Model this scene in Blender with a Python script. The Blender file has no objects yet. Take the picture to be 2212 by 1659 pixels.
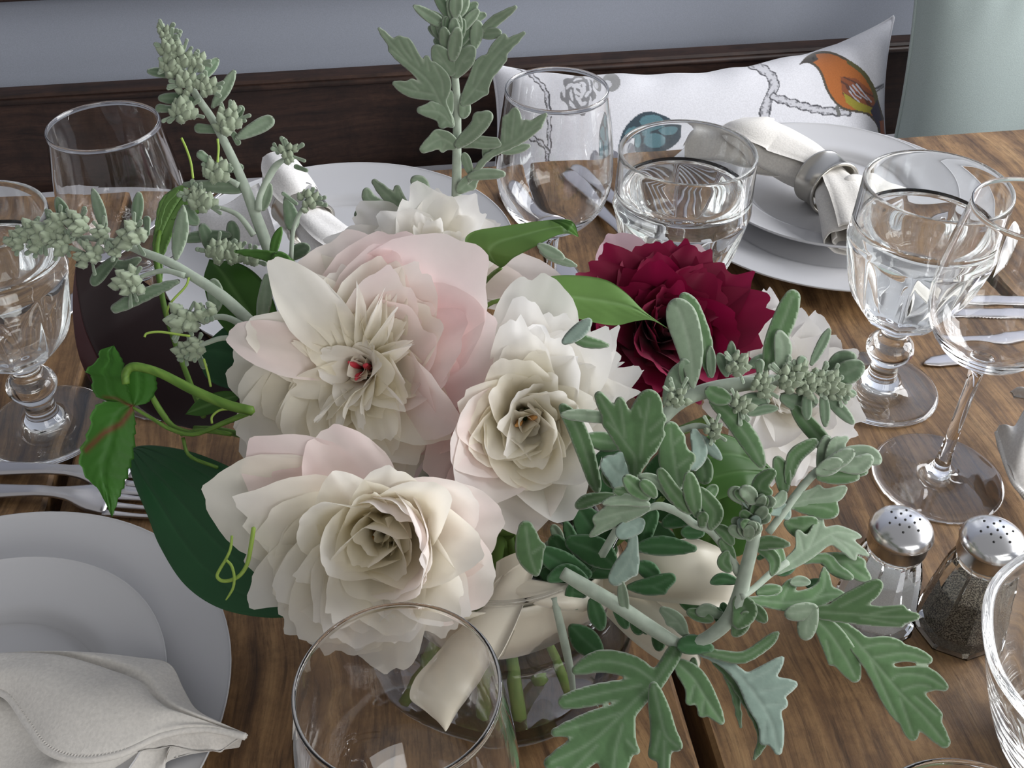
import bpy, math, random
import numpy as np
from mathutils import Vector, Matrix

# ------------------------------------------------------------------ camera, light, exposure
PI = math.pi
F, PITCH, YAW = 2257.0, math.radians(40.3), math.radians(8.118)   # focal length in px of a 2212 px wide frame
TOP = 0.75                                                        # table top height
CAM = np.array([0.0, 0.0, TOP + 0.43])
SC = bpy.context.scene
COL = SC.collection
cam_data = bpy.data.cameras.new('camera')
cam = bpy.data.objects.new('camera', cam_data)
COL.objects.link(cam)
cam.location = CAM
cam.rotation_euler = (PI / 2 - PITCH, 0, -YAW)
cam_data.sensor_width = 36.0
cam_data.lens = F / 2212 * 36
cam_data.clip_start = 0.01
SC.camera = cam
SC.view_settings.view_transform = 'Standard'
SC.view_settings.look = 'None'
SC.view_settings.gamma = 1.0
SC.view_settings.use_curve_mapping = False
SC.view_settings.exposure = 0.40
SC.cycles.max_bounces = 48
SC.cycles.transmission_bounces = 48
SC.cycles.glossy_bounces = 48
SC.cycles.diffuse_bounces = 7
SC.cycles.sample_clamp_indirect = 12.0
SC.cycles.blur_glossy = 1.0

world = bpy.data.worlds.new('room_ambient')
SC.world = world
world.use_nodes = True
world.node_tree.nodes['Background'].inputs['Color'].default_value = (0.97, 0.97, 1.0, 1)
world.node_tree.nodes['Background'].inputs['Strength'].default_value = 0.24

def area(name, loc, target, sx, sy, power, color):
    l = bpy.data.lights.new(name, 'AREA')
    l.shape = 'RECTANGLE'; l.size = sx; l.size_y = sy; l.energy = power; l.color = color
    o = bpy.data.objects.new(name, l); COL.objects.link(o)
    o.location = loc
    o.rotation_euler = (Vector(target) - Vector(loc)).to_track_quat('-Z', 'Y').to_euler()
    return o
# daylight through the window in the right wall, and an added soft fill from behind the camera, no window there
area('window_daylight', (2.08, 0.55, 1.62), (0.0, 0.45, 0.85), 1.7, 1.3, 60, (0.98, 0.985, 1.0))
area('fill_behind_camera', (0.8, -1.6, 1.65), (0.1, 0.6, 0.85), 1.4, 1.0, 15, (1.0, 0.99, 0.97))

# ------------------------------------------------------------------ helpers
FW = np.array([math.sin(YAW) * math.cos(PITCH), math.cos(YAW) * math.cos(PITCH), -math.sin(PITCH)])
RT = np.array([math.cos(YAW), -math.sin(YAW), 0.0])
UP = np.cross(RT, FW)
def D(px, py, d):
    """world point seen at photograph pixel (px, py) at distance d along the lens axis"""
    px = np.asarray(px, float); py = np.asarray(py, float); d = np.asarray(d, float)
    a = (px - 1106) / F; b = (829.5 - py) / F
    return CAM + d[..., None] * (FW + a[..., None] * RT + b[..., None] * UP)
def P(px, py, h=0.0):
    """world point at pixel (px, py) lying h above the table top"""
    b = (829.5 - py) / F
    d = (0.43 - h) / (math.sin(PITCH) - b * math.cos(PITCH))
    return D(px, py, d)
def depth_of(py, h):
    return (0.43 - h) / (math.sin(PITCH) - (829.5 - py) / F * math.cos(PITCH))

def smooth(pts, n, closed=False):
    """Catmull-Rom resampling of a polyline (k columns)"""
    p = np.asarray(pts, float)
    if len(p) == 2:
        t = np.linspace(0, 1, n)[:, None]
        return p[0] * (1 - t) + p[1] * t
    q = np.vstack([2 * p[0] - p[1], p, 2 * p[-1] - p[-2]])
    m = len(p) - 1
    out = []
    for s in np.linspace(0, m, n):
        i = min(int(s), m - 1); t = s - i
        a, b, c, d = q[i], q[i + 1], q[i + 2], q[i + 3]
        out.append(.5 * (2 * b + (c - a) * t + (2 * a - 5 * b + 4 * c - d) * t * t + (3 * b - a - 3 * c + d) * t ** 3))
    return np.array(out)

def mesh(name, v, f, mat, sm=True, attrs=None):
    me = bpy.data.meshes.new(name)
    me.from_pydata([tuple(map(float, x)) for x in v], [], [tuple(int(i) for i in q) for q in f])
    if mat: me.materials.append(mat)
    if sm: me.polygons.foreach_set('use_smooth', [True] * len(me.polygons))
    for k, a in (attrs or {}).items():
        a = np.asarray(a, np.float32)
        if a.ndim == 1:
            at = me.attributes.new(k, 'FLOAT', 'POINT'); at.data.foreach_set('value', a)
        else:
            at = me.attributes.new(k, 'FLOAT_COLOR', 'POINT')
            at.data.foreach_set('color', np.c_[a, np.ones(len(a))].astype(np.float32).ravel())
    me.update()
    return me
def link(name, me, parent=None, loc=(0, 0, 0), rot=(0, 0, 0)):
    o = bpy.data.objects.new(name, me); COL.objects.link(o)
    o.location = loc; o.rotation_euler = rot
    if parent is not None: o.parent = parent
    return o
def tag(o, label, cat, group=None, kind=None):
    if label: o['label'] = label
    if cat: o['category'] = cat
    if group: o['group'] = group
    if kind: o['kind'] = kind
    return o
def thing(name, label, cat, loc=(0, 0, 0), rotz=0, group=None):
    o = bpy.data.objects.new(name, None); COL.objects.link(o)
    o.empty_display_size = .02
    o.location = loc; o.rotation_euler = (0, 0, rotz)
    return tag(o, label, cat, group)
def part(name, v, f, mat, root, sm=True, attrs=None, **kw):
    """a part given in world coordinates under a root that is only translated"""
    v = np.asarray(v, float) - np.array(root_pos(root))
    o = link(name, mesh(name, v, f, mat, sm, attrs), root)
    for k, x in kw.items(): o[k] = x
    return o
def root_pos(o):
    p = np.array(o.location)
    while o.parent is not None:
        o = o.parent; p = p + np.array(o.location)
    return p
def copy_tree(o, parent=None):
    c = o.copy(); COL.objects.link(c); c.parent = parent
    for ch in list(o.children): copy_tree(ch, c)
    return c

class MB:
    def __init__(s): s.v = []; s.f = []; s.n = 0
    def add(s, v, f):
        v = np.asarray(v, float); s.v.append(v)
        s.f += [tuple(int(i) + s.n for i in q) for q in f]; s.n += len(v)
    def get(s): return np.vstack(s.v), s.f
def box(lo, hi):
    (a, b, c), (d, e, g) = lo, hi
    v = [(a, b, c), (d, b, c), (d, e, c), (a, e, c), (a, b, g), (d, b, g), (d, e, g), (a, e, g)]
    return v, [(0, 3, 2, 1), (4, 5, 6, 7), (0, 1, 5, 4), (1, 2, 6, 5), (2, 3, 7, 6), (3, 0, 4, 7)]
def bevel_box(lo, hi, b):
    """box with chamfered long edges (16 top/bottom ring points)"""
    lo = np.array(lo, float); hi = np.array(hi, float)
    def ring(z, k): return [(lo[0] + k, lo[1] + k, z), (hi[0] - k, lo[1] + k, z), (hi[0] - k, hi[1] - k, z), (lo[0] + k, hi[1] - k, z)]
    v = ring(lo[2], b) + ring(lo[2] + b, 0) + ring(hi[2] - b, 0) + ring(hi[2], b)
    f = [(3, 2, 1, 0), (12, 13, 14, 15)]
    for k in range(3):
        for i in range(4):
            j = (i + 1) % 4
            f.append((4 * k + i, 4 * k + j, 4 * k + 4 + j, 4 * k + 4 + i))
    return v, f
def lathe(prof, seg=48, mod=None):
    """prof: list of (r, z); r == 0 becomes a pole; mod(phi, r, z) -> r"""
    v = []; rows = []
    for r, z in prof:
        if r <= 1e-9:
            rows.append([len(v)] * seg); v.append((0, 0, z))
        else:
            row = []
            for k in range(seg):
                a = 2 * PI * k / seg
                rr = mod(a, r, z) if mod else r
                row.append(len(v)); v.append((rr * math.cos(a), rr * math.sin(a), z))
            rows.append(row)
    f = []
    for i in range(len(rows) - 1):
        for k in range(seg):
            j = (k + 1) % seg
            q = [rows[i][k], rows[i][j], rows[i + 1][j], rows[i + 1][k]]
            u = []
            for x in q:
                if x not in u: u.append(x)
            if len(u) > 2: f.append(tuple(u))
    return v, f
def tube(pts, rad, seg=8, cap=True):
    pts = np.asarray(pts, float); n = len(pts)
    rad = np.broadcast_to(np.asarray(rad, float), (n,))
    T = np.gradient(pts, axis=0); T /= np.linalg.norm(T, axis=1)[:, None] + 1e-12
    a = np.array([0, 0, 1.0]) if abs(T[0][2]) < .9 else np.array([1.0, 0, 0])
    v = []; N = np.cross(T[0], a); N /= np.linalg.norm(N)
    for i in range(n):
        N = N - T[i] * (N @ T[i]); N /= np.linalg.norm(N) + 1e-12
        B = np.cross(T[i], N)
        for k in range(seg):
            c = 2 * PI * k / seg
            v.append(pts[i] + rad[i] * (math.cos(c) * N + math.sin(c) * B))
    f = [(i * seg + k, i * seg + (k + 1) % seg, (i + 1) * seg + (k + 1) % seg, (i + 1) * seg + k) for i in range(n - 1) for k in range(seg)]
    if cap:
        v.append(pts[0]); v.append(pts[-1] + T[-1] * rad[-1] * .6)
        for k in range(seg):
            f.append((len(v) - 2, (k + 1) % seg, k)); f.append((len(v) - 1, (n - 1) * seg + k, (n - 1) * seg + (k + 1) % seg))
    return np.array(v), f
def grid_faces(nu, nv):
    return [(i * nv + j, i * nv + j + 1, (i + 1) * nv + j + 1, (i + 1) * nv + j) for i in range(nu - 1) for j in range(nv - 1)]

# ------------------------------------------------------------------ materials
def nodes(m):
    m.use_nodes = True
    nt = m.node_tree
    return nt, nt.nodes['Principled BSDF'], nt.nodes['Material Output']
def pbr(name, col, rough=.5, metal=0, **kw):
    m = bpy.data.materials.new(name); nt, b, o = nodes(m)
    b.inputs['Base Color'].default_value = (*col, 1); b.inputs['Roughness'].default_value = rough; b.inputs['Metallic'].default_value = metal
    for k, x in kw.items(): b.inputs[k].default_value = x
    return m
def add(nt, t, **kw):
    n = nt.nodes.new(t)
    for k, x in kw.items(): setattr(n, k, x)
    return n
def ramp(nt, stops):
    r = nt.nodes.new('ShaderNodeValToRGB'); e = r.color_ramp.elements
    while len(e) < len(stops): e.new(.5)
    for i, (p, c) in enumerate(stops): e[i].position = p; e[i].color = (*c, 1)
    return r
def wood(name, stops, scale=(38, 2.2, 30), stain=None, rough=.55, bump=.25):
    m = bpy.data.materials.new(name); nt, b, o = nodes(m)
    tc = add(nt, 'ShaderNodeTexCoord'); oi = add(nt, 'ShaderNodeObjectInfo')
    ad = add(nt, 'ShaderNodeVectorMath', operation='ADD'); sc = add(nt, 'ShaderNodeVectorMath', operation='SCALE')
    cx = add(nt, 'ShaderNodeCombineXYZ')
    for k in range(3): nt.links.new(oi.outputs['Random'], cx.inputs[k])
    sc.inputs['Scale'].default_value = 7.0
    nt.links.new(cx.outputs[0], sc.inputs[0]); nt.links.new(tc.outputs['Object'], ad.inputs[0]); nt.links.new(sc.outputs[0], ad.inputs[1])
    # slow wander of the grain
    wn = add(nt, 'ShaderNodeTexNoise'); wn.inputs['Scale'].default_value = 5.0; wn.inputs['Detail'].default_value = 2
    nt.links.new(ad.outputs[0], wn.inputs['Vector'])
    ws = add(nt, 'ShaderNodeVectorMath', operation='SCALE'); ws.inputs['Scale'].default_value = .05
    nt.links.new(wn.outputs['Color'], ws.inputs[0])
    a2 = add(nt, 'ShaderNodeVectorMath', operation='ADD'); nt.links.new(ad.outputs[0], a2.inputs[0]); nt.links.new(ws.outputs[0], a2.inputs[1])
    mp = add(nt, 'ShaderNodeMapping'); mp.inputs['Scale'].default_value = scale; nt.links.new(a2.outputs[0], mp.inputs['Vector'])
    n1 = add(nt, 'ShaderNodeTexNoise'); n1.inputs['Scale'].default_value = 1.6; n1.inputs['Detail'].default_value = 9; n1.inputs['Roughness'].default_value = .68
    nt.links.new(mp.outputs[0], n1.inputs['Vector'])
    r1 = ramp(nt, stops); nt.links.new(n1.outputs['Fac'], r1.inputs[0])
    n2 = add(nt, 'ShaderNodeTexNoise'); n2.inputs['Scale'].default_value = 9.0; n2.inputs['Detail'].default_value = 6; n2.inputs['Roughness'].default_value = .7
    mp2 = add(nt, 'ShaderNodeMapping'); mp2.inputs['Scale'].default_value = (1.6, .7, 1); nt.links.new(a2.outputs[0], mp2.inputs['Vector'])
    nt.links.new(mp2.outputs[0], n2.inputs['Vector'])
    r2 = ramp(nt, [(.38, (.45, .42, .40)), (.52, (1, 1, 1))]); nt.links.new(n2.outputs['Fac'], r2.inputs[0])
    mx = add(nt, 'ShaderNodeMixRGB', blend_type='MULTIPLY'); mx.inputs[0].default_value = stain if stain is not None else .8
    nt.links.new(r1.outputs[0], mx.inputs[1]); nt.links.new(r2.outputs[0], mx.inputs[2])
    # fine pores and short dark checks along the grain
    mp3 = add(nt, 'ShaderNodeMapping'); mp3.inputs['Scale'].default_value = tuple(q * 4.5 for q in scale); nt.links.new(a2.outputs[0], mp3.inputs['Vector'])
    n3 = add(nt, 'ShaderNodeTexNoise'); n3.inputs['Scale'].default_value = 1.3; n3.inputs['Detail'].default_value = 5; n3.inputs['Roughness'].default_value = .75
    nt.links.new(mp3.outputs[0], n3.inputs['Vector'])
    r3 = ramp(nt, [(.36, (.38, .34, .30)), (.50, (1, 1, 1)), (.72, (1.0, .97, .92))]); nt.links.new(n3.outputs['Fac'], r3.inputs[0])
    m3 = add(nt, 'ShaderNodeMixRGB', blend_type='MULTIPLY'); m3.inputs[0].default_value = .75
    nt.links.new(mx.outputs[0], m3.inputs[1]); nt.links.new(r3.outputs[0], m3.inputs[2])
    n4 = add(nt, 'ShaderNodeTexNoise'); n4.inputs['Scale'].default_value = 70; n4.inputs['Detail'].default_value = 5; n4.inputs['Roughness'].default_value = .8
    nt.links.new(tc.outputs['Object'], n4.inputs['Vector'])
    r4 = ramp(nt, [(.38, (.58, .54, .48)), (.56, (1.08, 1.06, 1.0))]); nt.links.new(n4.outputs['Fac'], r4.inputs[0])
    m4 = add(nt, 'ShaderNodeMixRGB', blend_type='MULTIPLY'); m4.inputs[0].default_value = .55
    nt.links.new(m3.outputs[0], m4.inputs[1]); nt.links.new(r4.outputs[0], m4.inputs[2])
    nt.links.new(m4.outputs[0], b.inputs['Base Color'])
    b.inputs['Roughness'].default_value = rough
    bp = add(nt, 'ShaderNodeBump'); bp.inputs['Strength'].default_value = bump; bp.inputs['Distance'].default_value = .002
    nt.links.new(n1.outputs['Fac'], bp.inputs['Height']); nt.links.new(bp.outputs[0], b.inputs['Normal'])
    return m
def fabric(name, col, scale=900, bump=.12, sheen=.3, rough=.9, attr=None):
    m = bpy.data.materials.new(name); nt, b, o = nodes(m)
    b.inputs['Roughness'].default_value = rough; b.inputs['Sheen Weight'].default_value = sheen
    tc = add(nt, 'ShaderNodeTexCoord'); n = add(nt, 'ShaderNodeTexNoise'); n.inputs['Scale'].default_value = scale; n.inputs['Detail'].default_value = 3
    nt.links.new(tc.outputs['Object'], n.inputs['Vector'])
    r = ramp(nt, [(.3, tuple(c * .86 for c in col)), (.7, col)]); nt.links.new(n.outputs['Fac'], r.inputs[0])
    if attr:
        at = add(nt, 'ShaderNodeAttribute', attribute_name=attr); mx = add(nt, 'ShaderNodeMixRGB', blend_type='MULTIPLY'); mx.inputs[0].default_value = 1
        nt.links.new(r.outputs[0], mx.inputs[1]); nt.links.new(at.outputs['Color'], mx.inputs[2]); nt.links.new(mx.outputs[0], b.inputs['Base Color'])
    else:
        nt.links.new(r.outputs[0], b.inputs['Base Color'])
    bp = add(nt, 'ShaderNodeBump'); bp.inputs['Strength'].default_value = bump; bp.inputs['Distance'].default_value = .001
    nt.links.new(n.outputs['Fac'], bp.inputs['Height']); nt.links.new(bp.outputs[0], b.inputs['Normal'])
    return m
def glass(name, col=(1, 1, 1), ior=1.5, rough=0.0):
    m = bpy.data.materials.new(name); nt, b, o = nodes(m)
    b.inputs['Base Color'].default_value = (*col, 1); b.inputs['Roughness'].default_value = rough
    b.inputs['IOR'].default_value = ior; b.inputs['Transmission Weight'].default_value = 1
    return m
def mix_attr(name, attr, c0, c1, rough=.6, sheen=0, sheen_tint=None, trans=0.0, noise=(60, .15), bump=0.0, coat=0.0):
    """colour runs from c0 to c1 with a point attribute; thin parts let light through (translucent share trans)"""
    m = bpy.data.materials.new(name); nt, b, o = nodes(m)
    at = add(nt, 'ShaderNodeAttribute', attribute_name=attr)
    mx = add(nt, 'ShaderNodeMixRGB'); mx.inputs[1].default_value = (*c0, 1); mx.inputs[2].default_value = (*c1, 1)
    nt.links.new(at.outputs['Fac'], mx.inputs[0])
    tc = add(nt, 'ShaderNodeTexCoord'); n = add(nt, 'ShaderNodeTexNoise'); n.inputs['Scale'].default_value = noise[0]; n.inputs['Detail'].default_value = 5
    nt.links.new(tc.outputs['Object'], n.inputs['Vector'])
    r = ramp(nt, [(.3, (1 - noise[1],) * 3), (.7, (1, 1, 1))]); nt.links.new(n.outputs['Fac'], r.inputs[0])
    m2 = add(nt, 'ShaderNodeMixRGB', blend_type='MULTIPLY'); m2.inputs[0].default_value = 1
    nt.links.new(mx.outputs[0], m2.inputs[1]); nt.links.new(r.outputs[0], m2.inputs[2])
    nt.links.new(m2.outputs[0], b.inputs['Base Color'])
    b.inputs['Roughness'].default_value = rough; b.inputs['Sheen Weight'].default_value = sheen; b.inputs['Sheen Roughness'].default_value = .4
    b.inputs['Specular IOR Level'].default_value = .3
    b.inputs['Coat Weight'].default_value = coat
    if sheen_tint: b.inputs['Sheen Tint'].default_value = (*sheen_tint, 1)
    if bump:
        bp = add(nt, 'ShaderNodeBump'); bp.inputs['Strength'].default_value = bump; bp.inputs['Distance'].default_value = .0006
        nt.links.new(n.outputs['Fac'], bp.inputs['Height']); nt.links.new(bp.outputs[0], b.inputs['Normal'])
    if trans:
        tr = add(nt, 'ShaderNodeBsdfTranslucent'); nt.links.new(m2.outputs[0], tr.inputs['Color'])
        ms = add(nt, 'ShaderNodeMixShader'); ms.inputs[0].default_value = trans
        nt.links.new(b.outputs[0], ms.inputs[1]); nt.links.new(tr.outputs[0], ms.inputs[2]); nt.links.new(ms.outputs[0], o.inputs['Surface'])
    return m

M = {}
M['plank'] = wood('weathered_table_wood', [(.28, (.062, .031, .014)), (.44, (.180, .098, .042)), (.58, (.295, .172, .076)), (.78, (.42, .27, .13))], scale=(55, 2.6, 30))
M['pew'] = wood('dark_stained_wood', [(.3, (.020, .009, .006)), (.55, (.048, .022, .014)), (.8, (.080, .042, .026))], scale=(2.2, 30, 38), rough=.5, bump=.12)
M['wall'] = fabric('blue_grey_wall_paint', (.46, .495, .58), 900, .02, 0, .85)
M['floor'] = wood('floor_boards', [(.3, (.05, .03, .02)), (.7, (.13, .08, .05))])
M['seat'] = fabric('lilac_grey_seat_cloth', (.46, .46, .50), 700)
M['cushion'] = fabric('printed_cushion_cotton', (.80, .80, .84), 600, attr='print')
M['cushion_green'] = fabric('grey_green_cushion_cloth', (.33, .39, .375), 900)
M['china'] = pbr('white_glazed_china', (.58, .58, .595), .2)
M['linen'] = fabric('oat_linen', (.74, .71, .66), 700, .25)
M['linen_white'] = fabric('white_linen', (.86, .84, .82), 700, .2)
M['steel'] = pbr('brushed_steel', (.66, .64, .65), .28, 1)
M['ring'] = pbr('pewter', (.60, .575, .52), .26, 1)
M['chrome'] = pbr('shaker_cap_chrome', (.74, .74, .75), .22, 1)
M['hole'] = pbr('dark_hole', (.02, .02, .02), .8)
M['glass'] = glass('clear_glass', (1, 1, 1), 1.48)
M['goblet_glass'] = glass('pressed_glass', (.985, 1, .995), 1.5)
M['water'] = glass('water', (1, 1, 1), 1.33)
M['salt'] = fabric('salt_grains', (.97, .97, .98), 1800, .2, 0)
M['pepper'] = fabric('pepper_grains', (.30, .26, .20), 1500, .8, 0)
for k in ('pepper',):
    r = [n for n in M[k].node_tree.nodes if n.bl_idname == 'ShaderNodeValToRGB'][0]
    r.color_ramp.elements[0].position = .42; r.color_ramp.elements[0].color = (.03, .025, .02, 1); r.color_ramp.elements[1].position = .62
M['ribbon'] = pbr('cream_satin', (.72, .67, .55), .38, **{'Sheen Weight': .4, 'Anisotropic': .4})
# ------------------------------------------------------------------ the room
def struct(name, v, f, mat, sm=False):
    o = link(name, mesh(name, v, f, mat, sm)); o['kind'] = 'structure'; return o
SEAT_Z = TOP - 0.25
BENCH_Y = float(P(960, 345, -0.25)[1])             # front face of the bench back
WALL_Y = BENCH_Y + 0.10
struct('floor', *box((-2.2, -2.0, -0.05), (2.0, WALL_Y, 0)), M['floor'])
struct('wall_back', *box((-2.2, WALL_Y, 0), (2.0, WALL_Y + .08, 2.6)), M['wall'])
b = MB()
for lo, hi in (((2.0, -2, 0), (2.1, WALL_Y, .95)), ((2.0, -2, 2.3), (2.1, WALL_Y, 2.6)), ((2.0, -2, .95), (2.1, -.3, 2.3)), ((2.0, 1.32, .95), (2.1, WALL_Y, 2.3))):
    b.add(*box(lo, hi))
struct('wall_right', *b.get(), M['wall'])
wf = pbr('white_window_paint', (.8, .8, .8), .4)
w = struct('window_1', *box((2.0, -.3, .93), (2.12, 1.32, .97)), wf)
w['label'] = 'sill of the window that lights the table'
for lo, hi in (((2.02, -.3, 1.6), (2.06, 1.32, 1.64)), ((2.02, .22, .97), (2.06, .25, 2.3)), ((2.02, .77, .97), (2.06, .80, 2.3)), ((2.02, -.3, 2.26), (2.06, 1.32, 2.3))):
    v, f = box(lo, hi); part('glazing_bar', v, f, wf, w)

# bench: seat board and cushion, low back rail, higher rail
bench = thing('bench', 'long dark wooden bench with a pale seat pad along the grey wall', 'bench', (0, BENCH_Y - .25, 0))
v, f = bevel_box((-2.1, BENCH_Y - .46, SEAT_Z - .09), (1.9, BENCH_Y + .03, SEAT_Z - .05), .004); part('seat', v, f, M['pew'], bench, False)
v, f = bevel_box((-2.1, BENCH_Y - .45, SEAT_Z - .05), (1.9, BENCH_Y - .002, SEAT_Z), .012); part('seat_pad', v, f, M['seat'], bench, False, label='lilac grey seat pad')
top_z = CAM[2] - 0.5535
tp = D(960, 152, 1.0); tdir = (tp - CAM); kk = (BENCH_Y - CAM[1]) / tdir[1]; RAIL_T = float((CAM + tdir * kk)[2])
v, f = bevel_box((-2.1, BENCH_Y, SEAT_Z - .03), (1.9, BENCH_Y + .03, RAIL_T), .003); part('back_board', v, f, M['pew'], bench, False)
v, f = tube([(-2.1, BENCH_Y - .001, RAIL_T - .008), (1.9, BENCH_Y - .001, RAIL_T - .008)], .004, 10); part('bead_moulding', v, f, M['pew'], bench)
tdir = D(80, 3, 1.0) - CAM; kk = (BENCH_Y + .05 - CAM[1]) / tdir[1]; RAIL_2 = float((CAM + tdir * kk)[2])
v, f = bevel_box((-2.1, BENCH_Y + .05, RAIL_2), (1.9, BENCH_Y + .08, RAIL_2 + .06), .003); part('top_rail', v, f, M['pew'], bench, False)
for x in (-2.08, 1.86):
    v, f = bevel_box((x, BENCH_Y - .42, 0), (x + .05, BENCH_Y - .37, SEAT_Z - .09), .004); part('leg', v, f, M['pew'], bench, False)
    v, f = bevel_box((x, BENCH_Y + .03, 0), (x + .05, BENCH_Y + .08, RAIL_2), .004); part('leg', v, f, M['pew'], bench, False)

# ------------------------------------------------------------------ table of wide planks
TABLE_FAR = float(P(960, 364, 0)[1]); TABLE_NEAR = -0.12
XA, XB = -0.198, 0.1215                              # the two gaps between planks in view
table = thing('table', 'rustic dining table of wide worn brown planks', 'table', (0, .35, 0))
edges = [-.98, -.70, -.45, XA, XB, .43, .70, .95]
for i in range(len(edges) - 1):
    g = .0042
    v, f = bevel_box((edges[i] + g, TABLE_NEAR, TOP - .035), (edges[i + 1] - g, TABLE_FAR, TOP), .0022)
    part('plank', v, f, M['plank'], table, False)
for y in (.0, .34, .68):
    v, f = bevel_box((-.95, y - .03, TOP - .075), (.92, y + .03, TOP - .0355), .004); part('batten', v, f, M['pew'], table, False)
for x in (-.88, .80):
    for y in (0.0, .66):
        v, f = bevel_box((x, y - .035, 0), (x + .07, y + .035, TOP - .075), .004); part('leg', v, f, M['pew'], table, False)

# ------------------------------------------------------------------ cushions on the bench
def inside(poly, x, y):
    r = np.zeros(x.shape, bool); n = len(poly)
    for i in range(n):
        (x1, y1), (x2, y2) = poly[i], poly[(i + 1) % n]
        c = ((y1 > y) != (y2 > y)) & (x < (x2 - x1) * (y - y1) / (y2 - y1 + 1e-12) + x1)
        r ^= c
    return r
def seg_dist(pts, x, y):
    d = np.full(x.shape, 1e9)
    for (x1, y1), (x2, y2) in zip(pts[:-1], pts[1:]):
        dx, dy = x2 - x1, y2 - y1
        t = np.clip(((x - x1) * dx + (y - y1) * dy) / (dx * dx + dy * dy + 1e-9), 0, 1)
        d = np.minimum(d, np.hypot(x - x1 - t * dx, y - y1 - t * dy))
    return d
def cushion(name, label, corners, depth_front, thick, mat, nu, nv, painter=None, sag=None, bulge=1.0):
    """pillow whose corners (world points, in order top-left, top-right, bottom-right, bottom-left) are given; thickness along the mean normal"""
    c = [np.array(q, float) for q in corners]
    n = np.cross(c[1] - c[0], c[3] - c[0]); n /= np.linalg.norm(n)
    if n @ FW > 0: n = -n
    U = np.linspace(-1, 1, nu); V = np.linspace(-1, 1, nv)
    uu, vv = np.meshgrid(U, V, indexing='ij')
    pin = 1 - .07 * (1 - uu ** 2) * np.abs(vv) ** 2 ; pin2 = 1 - .06 * (1 - vv ** 2) * np.abs(uu) ** 2
    a = (uu * pin2 + 1) / 2; d = (vv * pin + 1) / 2
    base = (c[0] * ((1 - a) * (1 - d))[..., None] + c[1] * (a * (1 - d))[..., None] + c[2] * (a * d)[..., None] + c[3] * ((1 - a) * d)[..., None])
    prof = ((1 - uu ** 4) * (1 - vv ** 4)) ** .55
    wr = .13 * np.sin(9 * uu + 2 * vv) * (vv ** 2) * (1 - uu ** 2) + .10 * np.sin(23 * uu + 3 * np.sin(3 * vv)) * np.clip(-vv, 0, 1) ** 2 * (1 - uu ** 6)
    root = thing(name, label, 'cushion', tuple(c[2] * .5 + c[3] * .5))
    fr = base + n * (thick * (prof * (bulge + wr)))[..., None]
    if sag is not None: fr = sag(fr, uu, vv)
    bk = base - n * (thick * .8 * prof)[..., None]
    if sag is not None: bk = sag(bk, uu, vv)
    colr = None
    g = grid_faces(nu, nv)
    att = {}
    if painter is not None:
        att['print'] = painter(fr.reshape(-1, 3))
    part('cover_front', fr.reshape(-1, 3), g, mat, root, True, att)
    att2 = {'print': np.ones((nu * nv, 3))} if painter is not None else {}
    part('cover_back', bk.reshape(-1, 3), [q[::-1] for q in g], mat, root, True, att2)
    pts = np.vstack([fr[:, 0], fr[-1, 1:], fr[::-1, -1][1:], fr[0, ::-1][1:]])
    v, f = tube(pts, .0022, 6, False)
    part('seam', v, f, mat, root, True, {'print': np.ones((len(v), 3))} if painter is not None else {})
    return root
def to_px(w):
    d = w - CAM; z = d @ FW
    return 1106 + F * (d @ RT) / z, 829.5 - F * (d @ UP) / z

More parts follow.
